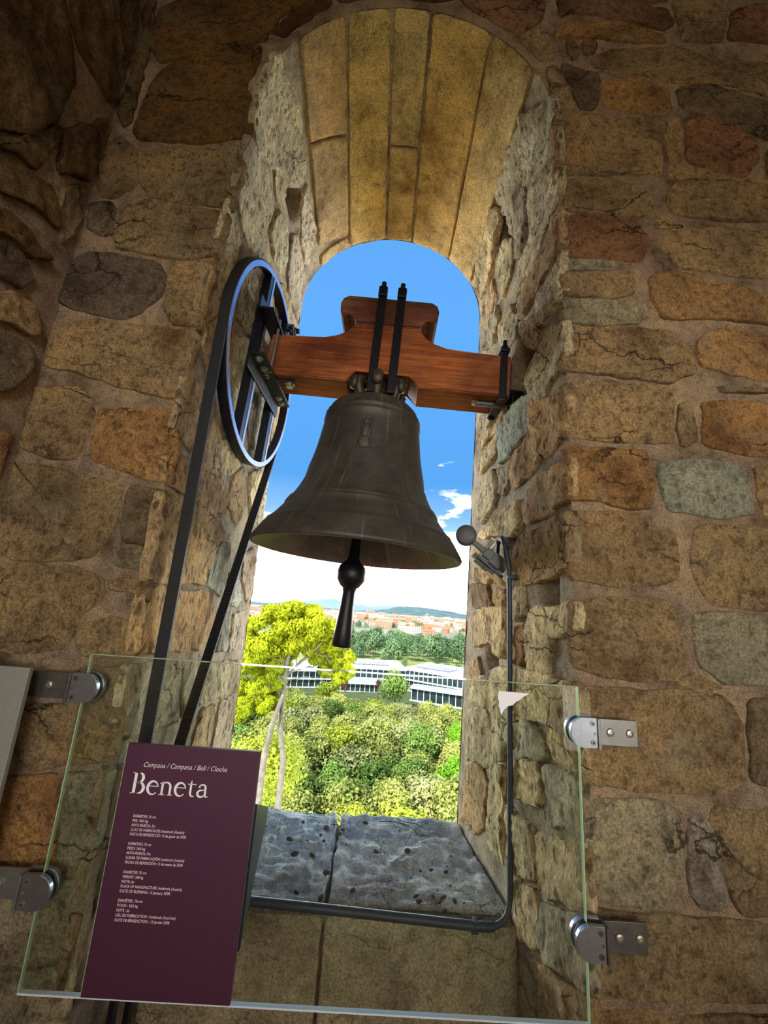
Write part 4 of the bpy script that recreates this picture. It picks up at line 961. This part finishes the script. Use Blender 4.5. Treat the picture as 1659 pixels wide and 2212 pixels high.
bm = bmesh.new(); box(bm, hd + dr * .125 - up * .034, (.125, .05, .010), rt, .001); box(bm, hd + dr * .118 - up * .045, (.08, .04, .008), rt, .001); obj('base_plate', bm, 'black_iron', HM)
bm = bmesh.new(); cyl(bm, hd + dr * .118 - up * .050, hd + dr * .118 - up * .056, .005, None, 6); obj('plate_bolt', bm, 'zinc', HM)
bm = bmesh.new(); box(bm, hd + dr * .178 - up * .046, (.085, .034, .018), rt, .002); obj('wooden_wedge', bm, 'wedge_wood', HM)
a = hd + dr * .128 + up * .02
bm = bmesh.new(); cyl(bm, a, hp(.443, 1.50, 1.875), .006, None, 10); cyl(bm, hp(.441, 1.50, 1.868), hp(.444, 1.50, 1.879), .009, None, 12); obj('stop_rod', bm, 'black_iron', HM)
b = hd + dr * .094 + up * .018
bm = bmesh.new(); box(bm, b + up * .018, (.005, .016, .036), rt); box(bm, b + up * .036 - dr * .010, (.024, .016, .004), rt); obj('return_hook', bm, 'bar_steel', HM)

# ------------------------------------------------------------------ droppings and grit on the sill
DB = [(655, 1775, 8), (705, 1788, 11), (693, 1803, 7), (700, 1816, 7), (625, 1813, 10), (665, 1815, 4), (637, 1845, 12), (675, 1848, 9), (705, 1885, 10), (640, 1927, 9), (693, 1940, 10), (735, 1800, 7), (741, 1792, 6), (790, 1777, 8), (812, 1839, 8), (880, 1838, 11), (762, 1922, 8), (908, 1880, 5), (931, 1878, 6), (963, 1883, 8), (974, 1848, 4), (898, 1935, 7), (905, 1946, 8), (945, 1925, 6), (958, 1938, 8), (982, 1945, 7), (973, 1912, 4), (888, 1895, 4), (950, 1947, 6), (935, 1935, 5), (1003, 1949, 4), (748, 1822, 4), (846, 1919, 3), (965, 1870, 4)]
def sill_at(px, py):
    d = right * (px - 829.5) + down * (py - 1106) + fwd * 904.3; q = (.785 - 1.6) / d.z; return Vector((0, 0, 1.6)) + d * q
def pellet_mesh(seed):
    bm = bmesh.new(); bmesh.ops.create_icosphere(bm, subdivisions=2, radius=1)
    for v in bm.verts: v.co *= 1 + .25 * noise.noise(v.co * 1.6 + Vector((seed * 7, 0, 0))); v.co.y *= .62; v.co.z *= .5
    me = bpy.data.meshes.new('pellet'); bm.to_mesh(me); bm.free(); me.materials.append(MATS['pellet']); me.polygons.foreach_set('use_smooth', [True] * len(me.polygons)); return me
PM = [pellet_mesh(i) for i in range(4)]
for i, (px, py, r) in enumerate(DB):
    o = bpy.data.objects.new('pellet', PM[i % 4]); COL.objects.link(o); p = sill_at(px, py); s = r * .00135
    o.location = (p.x, p.y, .781 + s * .35); o.scale = (s, s, s); o.rotation_euler = (random.uniform(-.3, .3), random.uniform(-.3, .3), random.uniform(0, PI))
    tag(o, 'small dark brown dropping lying on the pale stone sill', 'pellet', 'dark pellets scattered on the sill')
for i, (px, py, px2, py2) in enumerate(((715, 1783, 735, 1787), (870, 1775, 922, 1793), (820, 1775, 880, 1784), (775, 1775, 786, 1782))):
    a, b = sill_at(px, py), sill_at(px2, py2); a.z = b.z = .786; c = (a + b) / 2 + Vector((.004, .006, .004)); bm = bmesh.new(); tube(bm, [a, c, b], .0016, 6)
    tag(obj('twig', bm, 'bark_dark'), 'thin dry twig at the outer edge of the stone sill', 'twig', 'twigs on the sill')

# ------------------------------------------------------------------ landscape
def grid(name, x0, x1, y0, y1, nx, ny, f, mat, bend=1.0):
    vs = []; fs = []
    for j in range(ny + 1):
        y = y0 + (y1 - y0) * (j / ny) ** bend
        for i in range(nx + 1):
            x = x0 + (x1 - x0) * i / nx; vs.append((x, y, f(x, y)))
    for j in range(ny):
        for i in range(nx): a = j * (nx + 1) + i; fs.append((a, a + 1, a + nx + 2, a + nx + 1))
    return meshobj(name, vs, fs, mat, None, True)
GZ = -30
# tiled roof added under the tower to bounce sunlight up; below the line of sight over the sill but open to a step forward
CR = empty('bounce_roof', (0, 5.5, -4)); tag(CR, 'unseen clay tiled roof added below the tower opening to bounce sunlight up', 'roof')
grid_ = grid('tiles', -16, 16, -3.4, 3.6, 64, 4, lambda x, y: .5 - .42 * y + .09 * abs(math.sin(x * PI * 2)), 'clay_roof'); grid_.parent = CR
tag(grid('forest_ground', -220, 220, 8, 235, 30, 30, lambda x, y: GZ + noise.noise(Vector((x, y, 0)) * .03), 'forest_soil'), kind='structure')
tag(grid('meadow', -500, 500, 235, 620, 30, 20, lambda x, y: GZ + noise.noise(Vector((x, y, 0)) * .01), 'grass'), kind='structure')
def plz(x, y): return GZ + sst(700, 2600, y) * 24 + noise.noise(Vector((x, y, 0)) * .004) * 2
tag(grid('plain_ground', -2500, 2500, 620, 5200, 50, 50, plz, 'plain', 1.3), kind='structure')
def ridge(name, Y, prof_, depth, mat, amp, sc):
    def f(x, y):
        k = (y - Y) / depth; h = 0
        for (x0, h0), (x1, h1) in zip(prof_, prof_[1:]):
            if x0 <= x <= x1: h = h0 + (h1 - h0) * sst(x0, x1, x); break
        return -12 + (h + 12 + noise.fractal(Vector((x, y, 3)) * sc, .9, 2, 4) * amp) * max(0, 1 - k * k)
    return tag(grid(name, prof_[0][0], prof_[-1][0], Y - depth, Y + depth * .5, 110, 14, f, mat), kind='structure')
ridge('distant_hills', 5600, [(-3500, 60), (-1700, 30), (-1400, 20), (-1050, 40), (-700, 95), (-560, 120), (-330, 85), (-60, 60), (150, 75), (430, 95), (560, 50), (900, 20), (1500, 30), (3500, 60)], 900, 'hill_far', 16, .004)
ridge('wooded_hill', 2900, [(-2000, 0), (-1200, 6), (-700, 4), (-100, -2), (60, 12), (180, 42), (330, 50), (480, 38), (640, 22), (800, 8), (1200, 2), (2000, 0)], 420, 'hill_wooded', 6, .012)
# ---- crowns built from leaf sprays
def crown_mesh(name, seed, n, R, leafs, mat, lobes=11, flat=.8, elong=1.0):
    rnd = random.Random(seed); L = []
    for i in range(lobes):
        a = rnd.uniform(0, 2 * PI); e = rnd.uniform(-.25, 1.0) * PI / 2; d = R * rnd.uniform(.38, .70)
        L.append((Vector((math.cos(a) * math.cos(e) * d, math.sin(a) * math.cos(e) * d, math.sin(e) * d * flat)), R * rnd.uniform(.34, .52)))
    L.append((Vector((0, 0, 0)), R * .62)); vs = []; fs = []
    for i in range(n):
        c, r = rnd.choice(L); d = Vector((rnd.gauss(0, 1), rnd.gauss(0, 1), rnd.gauss(0.25, 1))).normalized()
        p = c + d * r * rnd.uniform(.5, 1.2); p.z *= elong
        s = leafs * rnd.uniform(.6, 1.3); nrm = (d + Vector((rnd.uniform(-.7, .7), rnd.uniform(-.7, .7), rnd.uniform(-.4, .9)))).normalized()
        u = nrm.orthogonal().normalized(); u.rotate(Matrix.Rotation(rnd.uniform(0, 2 * PI), 3, nrm)); v = nrm.cross(u)
        b = len(vs); vs += [p - u * s, p - v * s * .55 + nrm * s * .15, p + u * s, p + v * s * .55 + nrm * s * .15]; fs.append((b, b + 1, b + 2, b + 3))
    me = bpy.data.meshes.new(name); me.from_pydata([tuple(v) for v in vs], [], fs); me.update(); me.materials.append(MATS[mat]); return me
def trunk_mesh(h, r, mat='bark_dark'):
    bm = bmesh.new(); tube(bm, [(0, 0, -h), (.1, .05, -h * .5), (0, .1, 0)], [r, r * .8, r * .5], 8); me = bpy.data.meshes.new('trunk'); bm.to_mesh(me); bm.free(); me.materials.append(MATS[mat]); return me
CM = {k: [crown_mesh('crown', 10 * i + hash_, 4600, 4.0, .27, mt, 15) for i in range(nn)] for k, mt, hash_, nn in (('green', 'leaf_green', 1, 3), ('olive', 'leaf_olive', 2, 2), ('dark', 'leaf_dark', 3, 2), ('yellow', 'leaf_yellow', 4, 1), ('bright', 'leaf_bright', 5, 1))}
CM['bush'] = [crown_mesh('crown', 77, 16000, 4.0, .13, 'leaf_yellow', 16)]
CM['far'] = [crown_mesh('crown', 90 + i, 900, 4.0, .5, 'leaf_far', 8, .9, 1.25) for i in range(3)]
CM['farhill'] = CM['far']; CM['purple'] = [crown_mesh('crown', 55, 1500, 4.0, .3, 'leaf_purple', 6, .9, 1.5)]
TRM = trunk_mesh(14, .28); TRF = trunk_mesh(9, .3)
LAB = dict(green='mid green round-crowned tree in the dense forest canopy below', olive='pale olive green tree in the forest canopy below', dark='dark green tree in the forest canopy below',
           yellow='yellow green round tree in the forest canopy below', bright='vivid green tree in the canopy beside the right jamb', far='bluish green tree in the belt beyond the white building')
def tree(kind, x, y, ztop, s, label=None, group=None, rnd=random):
    e = empty('tree', (x, y, GZ)); R = 4.0 * s; zc = ztop - R * .72 - GZ
    o = bpy.data.objects.new('crown', rnd.choice(CM[kind])); COL.objects.link(o); o.parent = e; o.location = (0, 0, zc); o.scale = (s, s, s); o.rotation_euler = (0, 0, rnd.uniform(0, 2 * PI))
    far_ = kind in ('far', 'purple'); o = bpy.data.objects.new('trunk', TRF if far_ else TRM); COL.objects.link(o); o.parent = e; o.location = (0, 0, zc); o.scale = (1, 1, max(.2, zc / (9 if far_ else 14)))
    return tag(e, label or LAB[kind], 'tree', group or (None if label else 'trees: ' + LAB[kind].split(' tree')[0]))
rnd = random.Random(5)
def where(kd, X, Y):
    d = 'in the canopy row nearest the sill' if Y < 52 else 'in the nearer canopy' if Y < 72 else 'in the middle of the canopy' if Y < 98 else 'at the far edge of the canopy'
    q = X / Y; sd = 'behind the pine trunks' if q < -.17 else 'left of centre' if q < -.05 else 'below the bell' if q < .07 else 'right of centre' if q < .17 else 'beside the right jamb'
    return {'green': 'mid green tree', 'olive': 'pale olive tree', 'dark': 'dark green tree', 'yellow': 'yellow green tree', 'bright': 'vivid green tree'}[kd] + ' ' + d + ', ' + sd
y = 40.0
while y < 128:
    x = -.37 * y + rnd.uniform(0, 3)
    while x < .27 * y:
        X, Y = x + rnd.uniform(-1.2, 1.2), y + rnd.uniform(-1.5, 1.5); px = X / Y
        n_ = noise.noise(Vector((X * .06, Y * .045, 1.7)))
        kd = 'green' if n_ > .12 else ('olive' if n_ > -.12 else ('green' if rnd.random() < .6 else 'dark'))
        if rnd.random() < .06: kd = 'yellow'
        if px > .21 and 60 < Y < 100: kd = 'bright'
        zt = -20.3 + rnd.uniform(-1.3, .9) + 2.0 * noise.noise(Vector((X * .05, Y * .05, 9))) - max(0, (Y - 95)) * .07
        if px < -.15 and Y > 80: zt += 1.0
        tree(kd, X, Y, zt, rnd.uniform(.72, 1.2), label=where(kd, X, Y), group='trees of the forest canopy', rnd=rnd); x += rnd.uniform(5.2, 7.4)
    y += 6.0
tree('dark', 9.5, 148, -18.6, 1.45, 'large round dark green tree standing right in front of the white building')
tree('yellow', -12, 140, -21.5, 1.1, 'yellowish tree at the left end of the white building')
for X, Y, s_ in ((-13.5, 160, .5), (-1.6, 166, .42)): tree('purple', X + 6, Y, -24.0, s_, 'small reddish purple tree before the white building', 'purple trees before the building')
bt = empty('broad_tree', (-7.2, 33, GZ)); tag(bt, 'big yellow green leafy tree just beyond the sill behind the maroon sign', 'tree')
o = bpy.data.objects.new('crown', CM['bush'][0]); COL.objects.link(o); o.parent = bt; o.location = (0, 0, 19.4); o.scale = (1.0, 1.0, .85)
o = bpy.data.objects.new('trunk', TRM); COL.objects.link(o); o.parent = bt; o.location = (0, 0, 19.0); o.scale = (1, 1, 1.36)
for i in range(80):
    Y = 300 + 110 * (i % 4) / 4 + rnd.uniform(0, 20); X = (-.12 + .38 * (i // 4) / 20 + rnd.uniform(0, .02)) * Y; q = X / Y
    tree('far', X, Y, GZ + rnd.uniform(9, 15), rnd.uniform(1.2, 1.9), 'bluish green tree beyond the white building, ' + ('left of the clapper' if q < -.06 else 'just right of the clapper' if q < .04 else 'in mid belt' if q < .13 else 'towards the right jamb') + (', front row' if i % 4 < 2 else ', back row'), 'trees of the belt beyond the building', rnd=rnd)
for i in range(14):
    Y = rnd.uniform(218, 250); X = (-.06 + i * .024) * Y; tree('far', X, Y, GZ + rnd.uniform(4, 7), rnd.uniform(.5, .9), 'low green tree just behind the white building', 'trees just behind the white building', rnd)
for i in range(24):
    Y = rnd.uniform(640, 1200); X = rnd.uniform(-.28, .26) * Y; e = tree('far', X, Y, plz(X, Y) + rnd.uniform(7, 12), rnd.uniform(1.0, 2.0), 'dark green tree among the houses of the distant town', 'trees in the distant town', rnd)
# woodland to either side of what the opening shows, one mass of foliage
r2_ = random.Random(9); vs = []; fs = []
for i in range(330):
    Y = r2_.uniform(30, 150); q = r2_.choice((-1, 1)) * r2_.uniform(.32, 1.3); X = q * Y - .05 * Y; ct = Vector((X, Y, r2_.uniform(-26, -23.5))); R = r2_.uniform(3.5, 5.5)
    for k in range(260):
        d = Vector((r2_.gauss(0, 1), r2_.gauss(0, 1), r2_.gauss(.4, 1))).normalized(); p = ct + d * R * r2_.uniform(.7, 1.1); s_ = r2_.uniform(.4, .9)
        nn = (d + Vector((r2_.uniform(-.6, .6), r2_.uniform(-.6, .6), .2))).normalized(); u = nn.orthogonal().normalized() * s_; v = nn.cross(u); b = len(vs); vs += [p - u, p - v * .7, p + u, p + v * .7]; fs.append((b, b + 1, b + 2, b + 3))
tag(meshobj('side_woodland', vs, fs, 'leaf_green'), 'continuous woodland spreading to both sides of the canopy in view', 'woodland', kind='stuff')
# ---- the tall pine on the left
PN = empty('umbrella_pine', (-5.0, 28, GZ)); tag(PN, 'tall pine with bright yellow green crown and bare pale branches left of the bell', 'tree')
def at(px, py, Y):
    d = right * (px - 829.5) + down * (py - 1106) + fwd * 904.3; q = Y / d.y; return Vector((0, 0, 1.6)) + d * q
puffs = [(640, 1335, 42), (590, 1345, 40), (690, 1352, 42), (722, 1378, 32), (605, 1385, 42), (562, 1398, 34), (655, 1388, 34), (700, 1410, 34), (742, 1425, 22), (560, 1432, 34), (612, 1418, 30), (532, 1430, 26), (596, 1448, 22), (712, 1440, 22), (535, 1385, 24), (545, 1350, 20), (668, 1322, 22), (750, 1450, 14), (735, 1465, 14),
         (528, 1488, 26), (560, 1492, 30), (592, 1500, 24), (538, 1516, 26), (572, 1528, 22), (518, 1535, 20), (604, 1480, 12), (600, 1520, 14)]
vs = []; fs = []; rr = random.Random(3)
for px, py, r in puffs:
    c = at(px, py, 28 + rr.uniform(-1.6, 1.6)) - PN.location; R = r / 904 * 28 * 1.06
    for sub in range(9):
        o_ = Vector((rr.gauss(0, 1), rr.gauss(0, 1), rr.gauss(0, .7))).normalized() * R * .62; c2 = c + o_; r2 = R * rr.uniform(.38, .58)
        for k in range(400):
            d = Vector((rr.gauss(0, 1), rr.gauss(0, 1), rr.gauss(.2, 1))).normalized(); p = c2 + Vector((d.x, d.y, d.z * .75)) * r2 * rr.uniform(.7, 1.08)
            s_ = rr.uniform(.07, .15); nn = (d + Vector((rr.uniform(-.8, .8),) * 3)).normalized(); u = nn.orthogonal().normalized(); u.rotate(Matrix.Rotation(rr.uniform(0, 6.28), 3, nn)); v = nn.cross(u)
            b = len(vs); vs += [p - u * s_, p - v * s_ * .5, p + u * s_, p + v * s_ * .5]; fs.append((b, b + 1, b + 2, b + 3))
meshobj('needle_foliage', vs, fs, 'leaf_pine', PN)
def branch(name, P, r, Y=28.0):
    pp = []
    for i, (px, py) in enumerate(P): pp.append(at(px, py, Y + (.35 * math.sin(i * 1.7))) - PN.location)
    bm = bmesh.new(); n = len(pp); tube(bm, pp, [r * (1 - .55 * i / (n - 1)) for i in range(n)], 8); return obj(name, bm, 'bark_pine', PN, True)
b0 = at(612, 1640, 28); tr = [Vector((b0.x - .3, 28, GZ)) - PN.location, Vector((b0.x - .1, 28, -18)) - PN.location] + [at(px, py, 28) - PN.location for px, py in ((612, 1640), (606, 1580), (609, 1530), (614, 1490), (618, 1440), (628, 1400), (640, 1370))]
bm = bmesh.new(); tube(bm, tr, [.34, .28, .17, .15, .14, .13, .12, .10, .06], 10); obj('trunk', bm, 'bark_pine', PN, True)
bm = bmesh.new(); tube(bm, [Vector((b0.x - 1.2, 27.6, GZ)) - PN.location] + [at(px, py, 27.6) - PN.location for px, py in ((568, 1650), (576, 1610), (590, 1560), (604, 1520), (612, 1500))], [.34, .19, .17, .15, .12, .10], 10); obj('trunk', bm, 'bark_pine', PN, True)
for P, r in (([(618, 1462), (650, 1428), (680, 1404), (698, 1384)], .09), ([(640, 1440), (672, 1412), (705, 1418), (716, 1440)], .05), ([(640, 1436), (640, 1412), (652, 1392), (662, 1400), (660, 1420)], .04), ([(618, 1455), (668, 1440), (700, 1450), (728, 1462)], .06),
             ([(617, 1470), (660, 1462), (690, 1468)], .04), ([(610, 1515), (598, 1490), (584, 1478), (578, 1490)], .05), ([(608, 1500), (592, 1488), (590, 1472), (602, 1466)], .04), ([(614, 1500), (622, 1486), (628, 1475)], .04), ([(616, 1440), (600, 1410), (590, 1380)], .07), ([(620, 1430), (580, 1420), (556, 1400)], .06), ([(606, 1525), (580, 1515), (556, 1505)], .05)):
    branch('branch', P, r)

# ------------------------------------------------------------------ white office building beyond the wood
OB = empty('office_building', (5, 190, GZ)); tag(OB, 'long low white building with glass facades and solar panels on its roof beyond the wood', 'building')
def wing(x0, y0, x1, y1, zb, h, depth, storeys, roof_slope=0, panels=None, nwin=None, gaps=(.22, .78)):
    a = Vector((x0, y0, zb)); b = Vector((x1, y1, zb)); d = (b - a); L = d.length; d.normalize(); nrm = Vector((d.y, -d.x, 0)); bk = -nrm
    o0 = OB.location; rt = Matrix((d, bk, Vector((0, 0, 1)))).transposed()
    def W(u, v, z_): return a + d * u + bk * v + Vector((0, 0, z_)) - o0
    bm = bmesh.new(); box(bm, W(L / 2, depth / 2 + .3, h / 2), (L, depth - .4, h - .3), rt); core = obj('wing_core', bm, 'facade_glass', OB)
    sh = h / storeys
    for s in range(storeys + 1):
        bm = bmesh.new(); ov = 1.3 if s == storeys else .9
        box(bm, W(L / 2, depth / 2 - ov / 2, s * sh), (L + 1.0, depth + ov, .5 if s < storeys else .75), rt); obj('floor_slab', bm, 'facade_white', OB)
    nw = nwin or int(L / 2.2)
    for s in range(storeys):
        for i in range(nw + 1):
            bm = bmesh.new(); box(bm, W(L * i / nw, .05, (s + .5) * sh), (.30, .35, sh - .4), rt); obj('mullion', bm, 'facade_white', OB)
        for i in range(nw):
            bm = bmesh.new(); box(bm, W(L * (i + .5) / nw, .12, (s + .5) * sh), (L / nw - .3, .08, sh - .5), rt); obj('window_pane', bm, 'facade_glass', OB)
    bm = bmesh.new(); V = [W(-.5, -1.2, h + .35), W(L + .5, -1.2, h + .35), W(L + .5, depth, h + .35 + roof_slope), W(-.5, depth, h + .35 + roof_slope)]
    bm.faces.new([bm.verts.new(v) for v in V]); g = bmesh.ops.extrude_face_region(bm, geom=bm.faces[:]); bmesh.ops.translate(bm, vec=(0, 0, .12), verts=[e for e in g['geom'] if isinstance(e, bmesh.types.BMVert)])
    obj('roof', bm, 'roof_white', OB)
    if panels:
        u0, u1, v0, v1, nu, nv = panels
        for i in range(nu):
            for j in range(nv):
                uu = u0 + (u1 - u0) * (i + .5) / nu; vv = v0 + (v1 - v0) * (j + .5) / nv; zz = h + .75 + roof_slope * (vv + 1.2) / (depth + 1.2)
                bm = bmesh.new(); sl = math.atan2(roof_slope, depth); box(bm, W(uu, vv, zz), ((u1 - u0) / nu * .72, (v1 - v0) / nv * .9, .12), rt @ Matrix.Rotation(sl, 3, 'X')); obj('solar_panel', bm, 'panel_blue', OB)
wing(-12, 183, 16, 187, -29.5, 8.0, 20, 2, .9, (4, 22, 4, 15, 9, 2))
wing(16, 187, 37, 171, -29.2, 8.2, 20, 2, .9, (2, 19, 3, 12, 10, 2))
wing(17, 167, 45, 153, -29.5, 4.6, 5, 1, .1, None, 13)
wing(-32, 176, -14, 182, -29.5, 6.5, 16, 2, 1.0, None)
wing(-12, 177, 9, 179, -29.8, 3.4, 6, 1, .1, None, 11)

# ------------------------------------------------------------------ distant town
def house_proto(kind, sd):
    r = random.Random(sd); e = empty('town_house'); w_, d_, h_ = r.uniform(11, 17), r.uniform(9, 13), r.uniform(6, 9)
    wm = ['house_wall', 'house_white', 'house_brick'][sd % 3]
    if kind: w_, h_ = r.uniform(20, 30), r.uniform(9, 13)
    bm = bmesh.new(); box(bm, (0, 0, h_ / 2 - 2), (w_, d_, h_ + 4)); obj('walls', bm, wm, e)
    bm = bmesh.new()
    if kind: box(bm, (0, 0, h_ + .3), (w_ + .6, d_ + .6, .6)); obj('roof', bm, 'house_white' if sd % 2 else 'clay_roof', e)
    else:
        prism(bm, [(-d_ / 2 - .7, h_), (d_ / 2 + .7, h_), (0, h_ + 2.6)], 0, -w_ / 2 - .7, w_ / 2 + .7); obj('roof', bm, 'clay_roof', e)
    n = 5 if kind else 3
    for s in range(3 if kind else 2):
        for i in range(n):
            bm = bmesh.new(); box(bm, ((i + .5) / n * w_ - w_ / 2, -d_ / 2 - .03, 2 + s * 3.3), (1.6, .12, 1.7)); obj('window', bm, 'house_window', e)
    return e
def copy_tree(o, parent=None):
    c = o.copy(); COL.objects.link(c); c.parent = parent
    for ch in o.children: copy_tree(ch, c)
    return c
protos = [house_proto(i in (3, 5), i) for i in range(6)]
hl = {0: 'clay roofed house in the distant town', 1: 'flat roofed apartment block in the distant town'}
SPOTS = [(148, 1150)]
for i in range(190):
    k = i % 6; o = protos[k] if i < 6 else copy_tree(protos[k])
    for _ in range(500):
        Y = 660 * (2.9 ** rnd.random()); X = rnd.uniform(-.33, .27) * Y
        if Y < 900 and X / Y < .06: Y *= 1.3; X *= 1.3
        if all((X - a) ** 2 + (Y - b) ** 2 > (27 + 14 * (k in (3, 5))) ** 2 for a, b in SPOTS): break
    SPOTS.append((X, Y))
    o.location = (X, Y, plz(X, Y)); o.rotation_euler = (0, 0, rnd.uniform(-.5, .5)); s_ = rnd.uniform(.8, 1.25); o.scale = (s_, s_, s_)
    c = int(k in (3, 5)); q = X / Y; tag(o, hl[c] + ', ' + ('near the left jamb' if q < -.2 else 'behind the pine' if q < -.06 else 'by the clapper' if q < .05 else 'near the church tower' if q < .17 else 'by the right jamb') + (', nearer streets' if Y < 1000 else ', farther streets'), 'house' if not c else 'building', 'clay roofed houses of the distant town' if not c else 'apartment blocks of the distant town')
TW = empty('church_tower', (148, 1150, plz(148, 1150))); tag(TW, 'square brown church tower rising over the distant town on the right', 'tower')
bm = bmesh.new(); box(bm, (0, 0, 10), (9, 9, 30)); obj('shaft', bm, 'house_wall', TW)
bm = bmesh.new(); box(bm, (0, 0, 26), (10, 10, 3)); box(bm, (0, 0, 29), (5, 5, 4)); obj('belfry', bm, 'house_brick', TW)
for X, Y, Z, H, lb in ((370, 2850, 30, 42, 'thin lattice mast on the wooded hill above the town'), (640, 2850, 10, 52, 'thin lattice mast at the right end of the wooded hill'), (-820, 2850, 0, 60, 'thin mast on the skyline at the far left of the opening')):
    e = empty('lattice_mast', (X, Y, Z)); tag(e, lb, 'mast')
    bm = bmesh.new(); cyl(bm, (0, 0, 0), (0, 0, H), 1.6, .5, 6); obj('shaft', bm, 'zinc', e)
    bm = bmesh.new(); box(bm, (0, 0, H * .8), (10, .8, .8)); obj('cross_arm', bm, 'zinc', e)
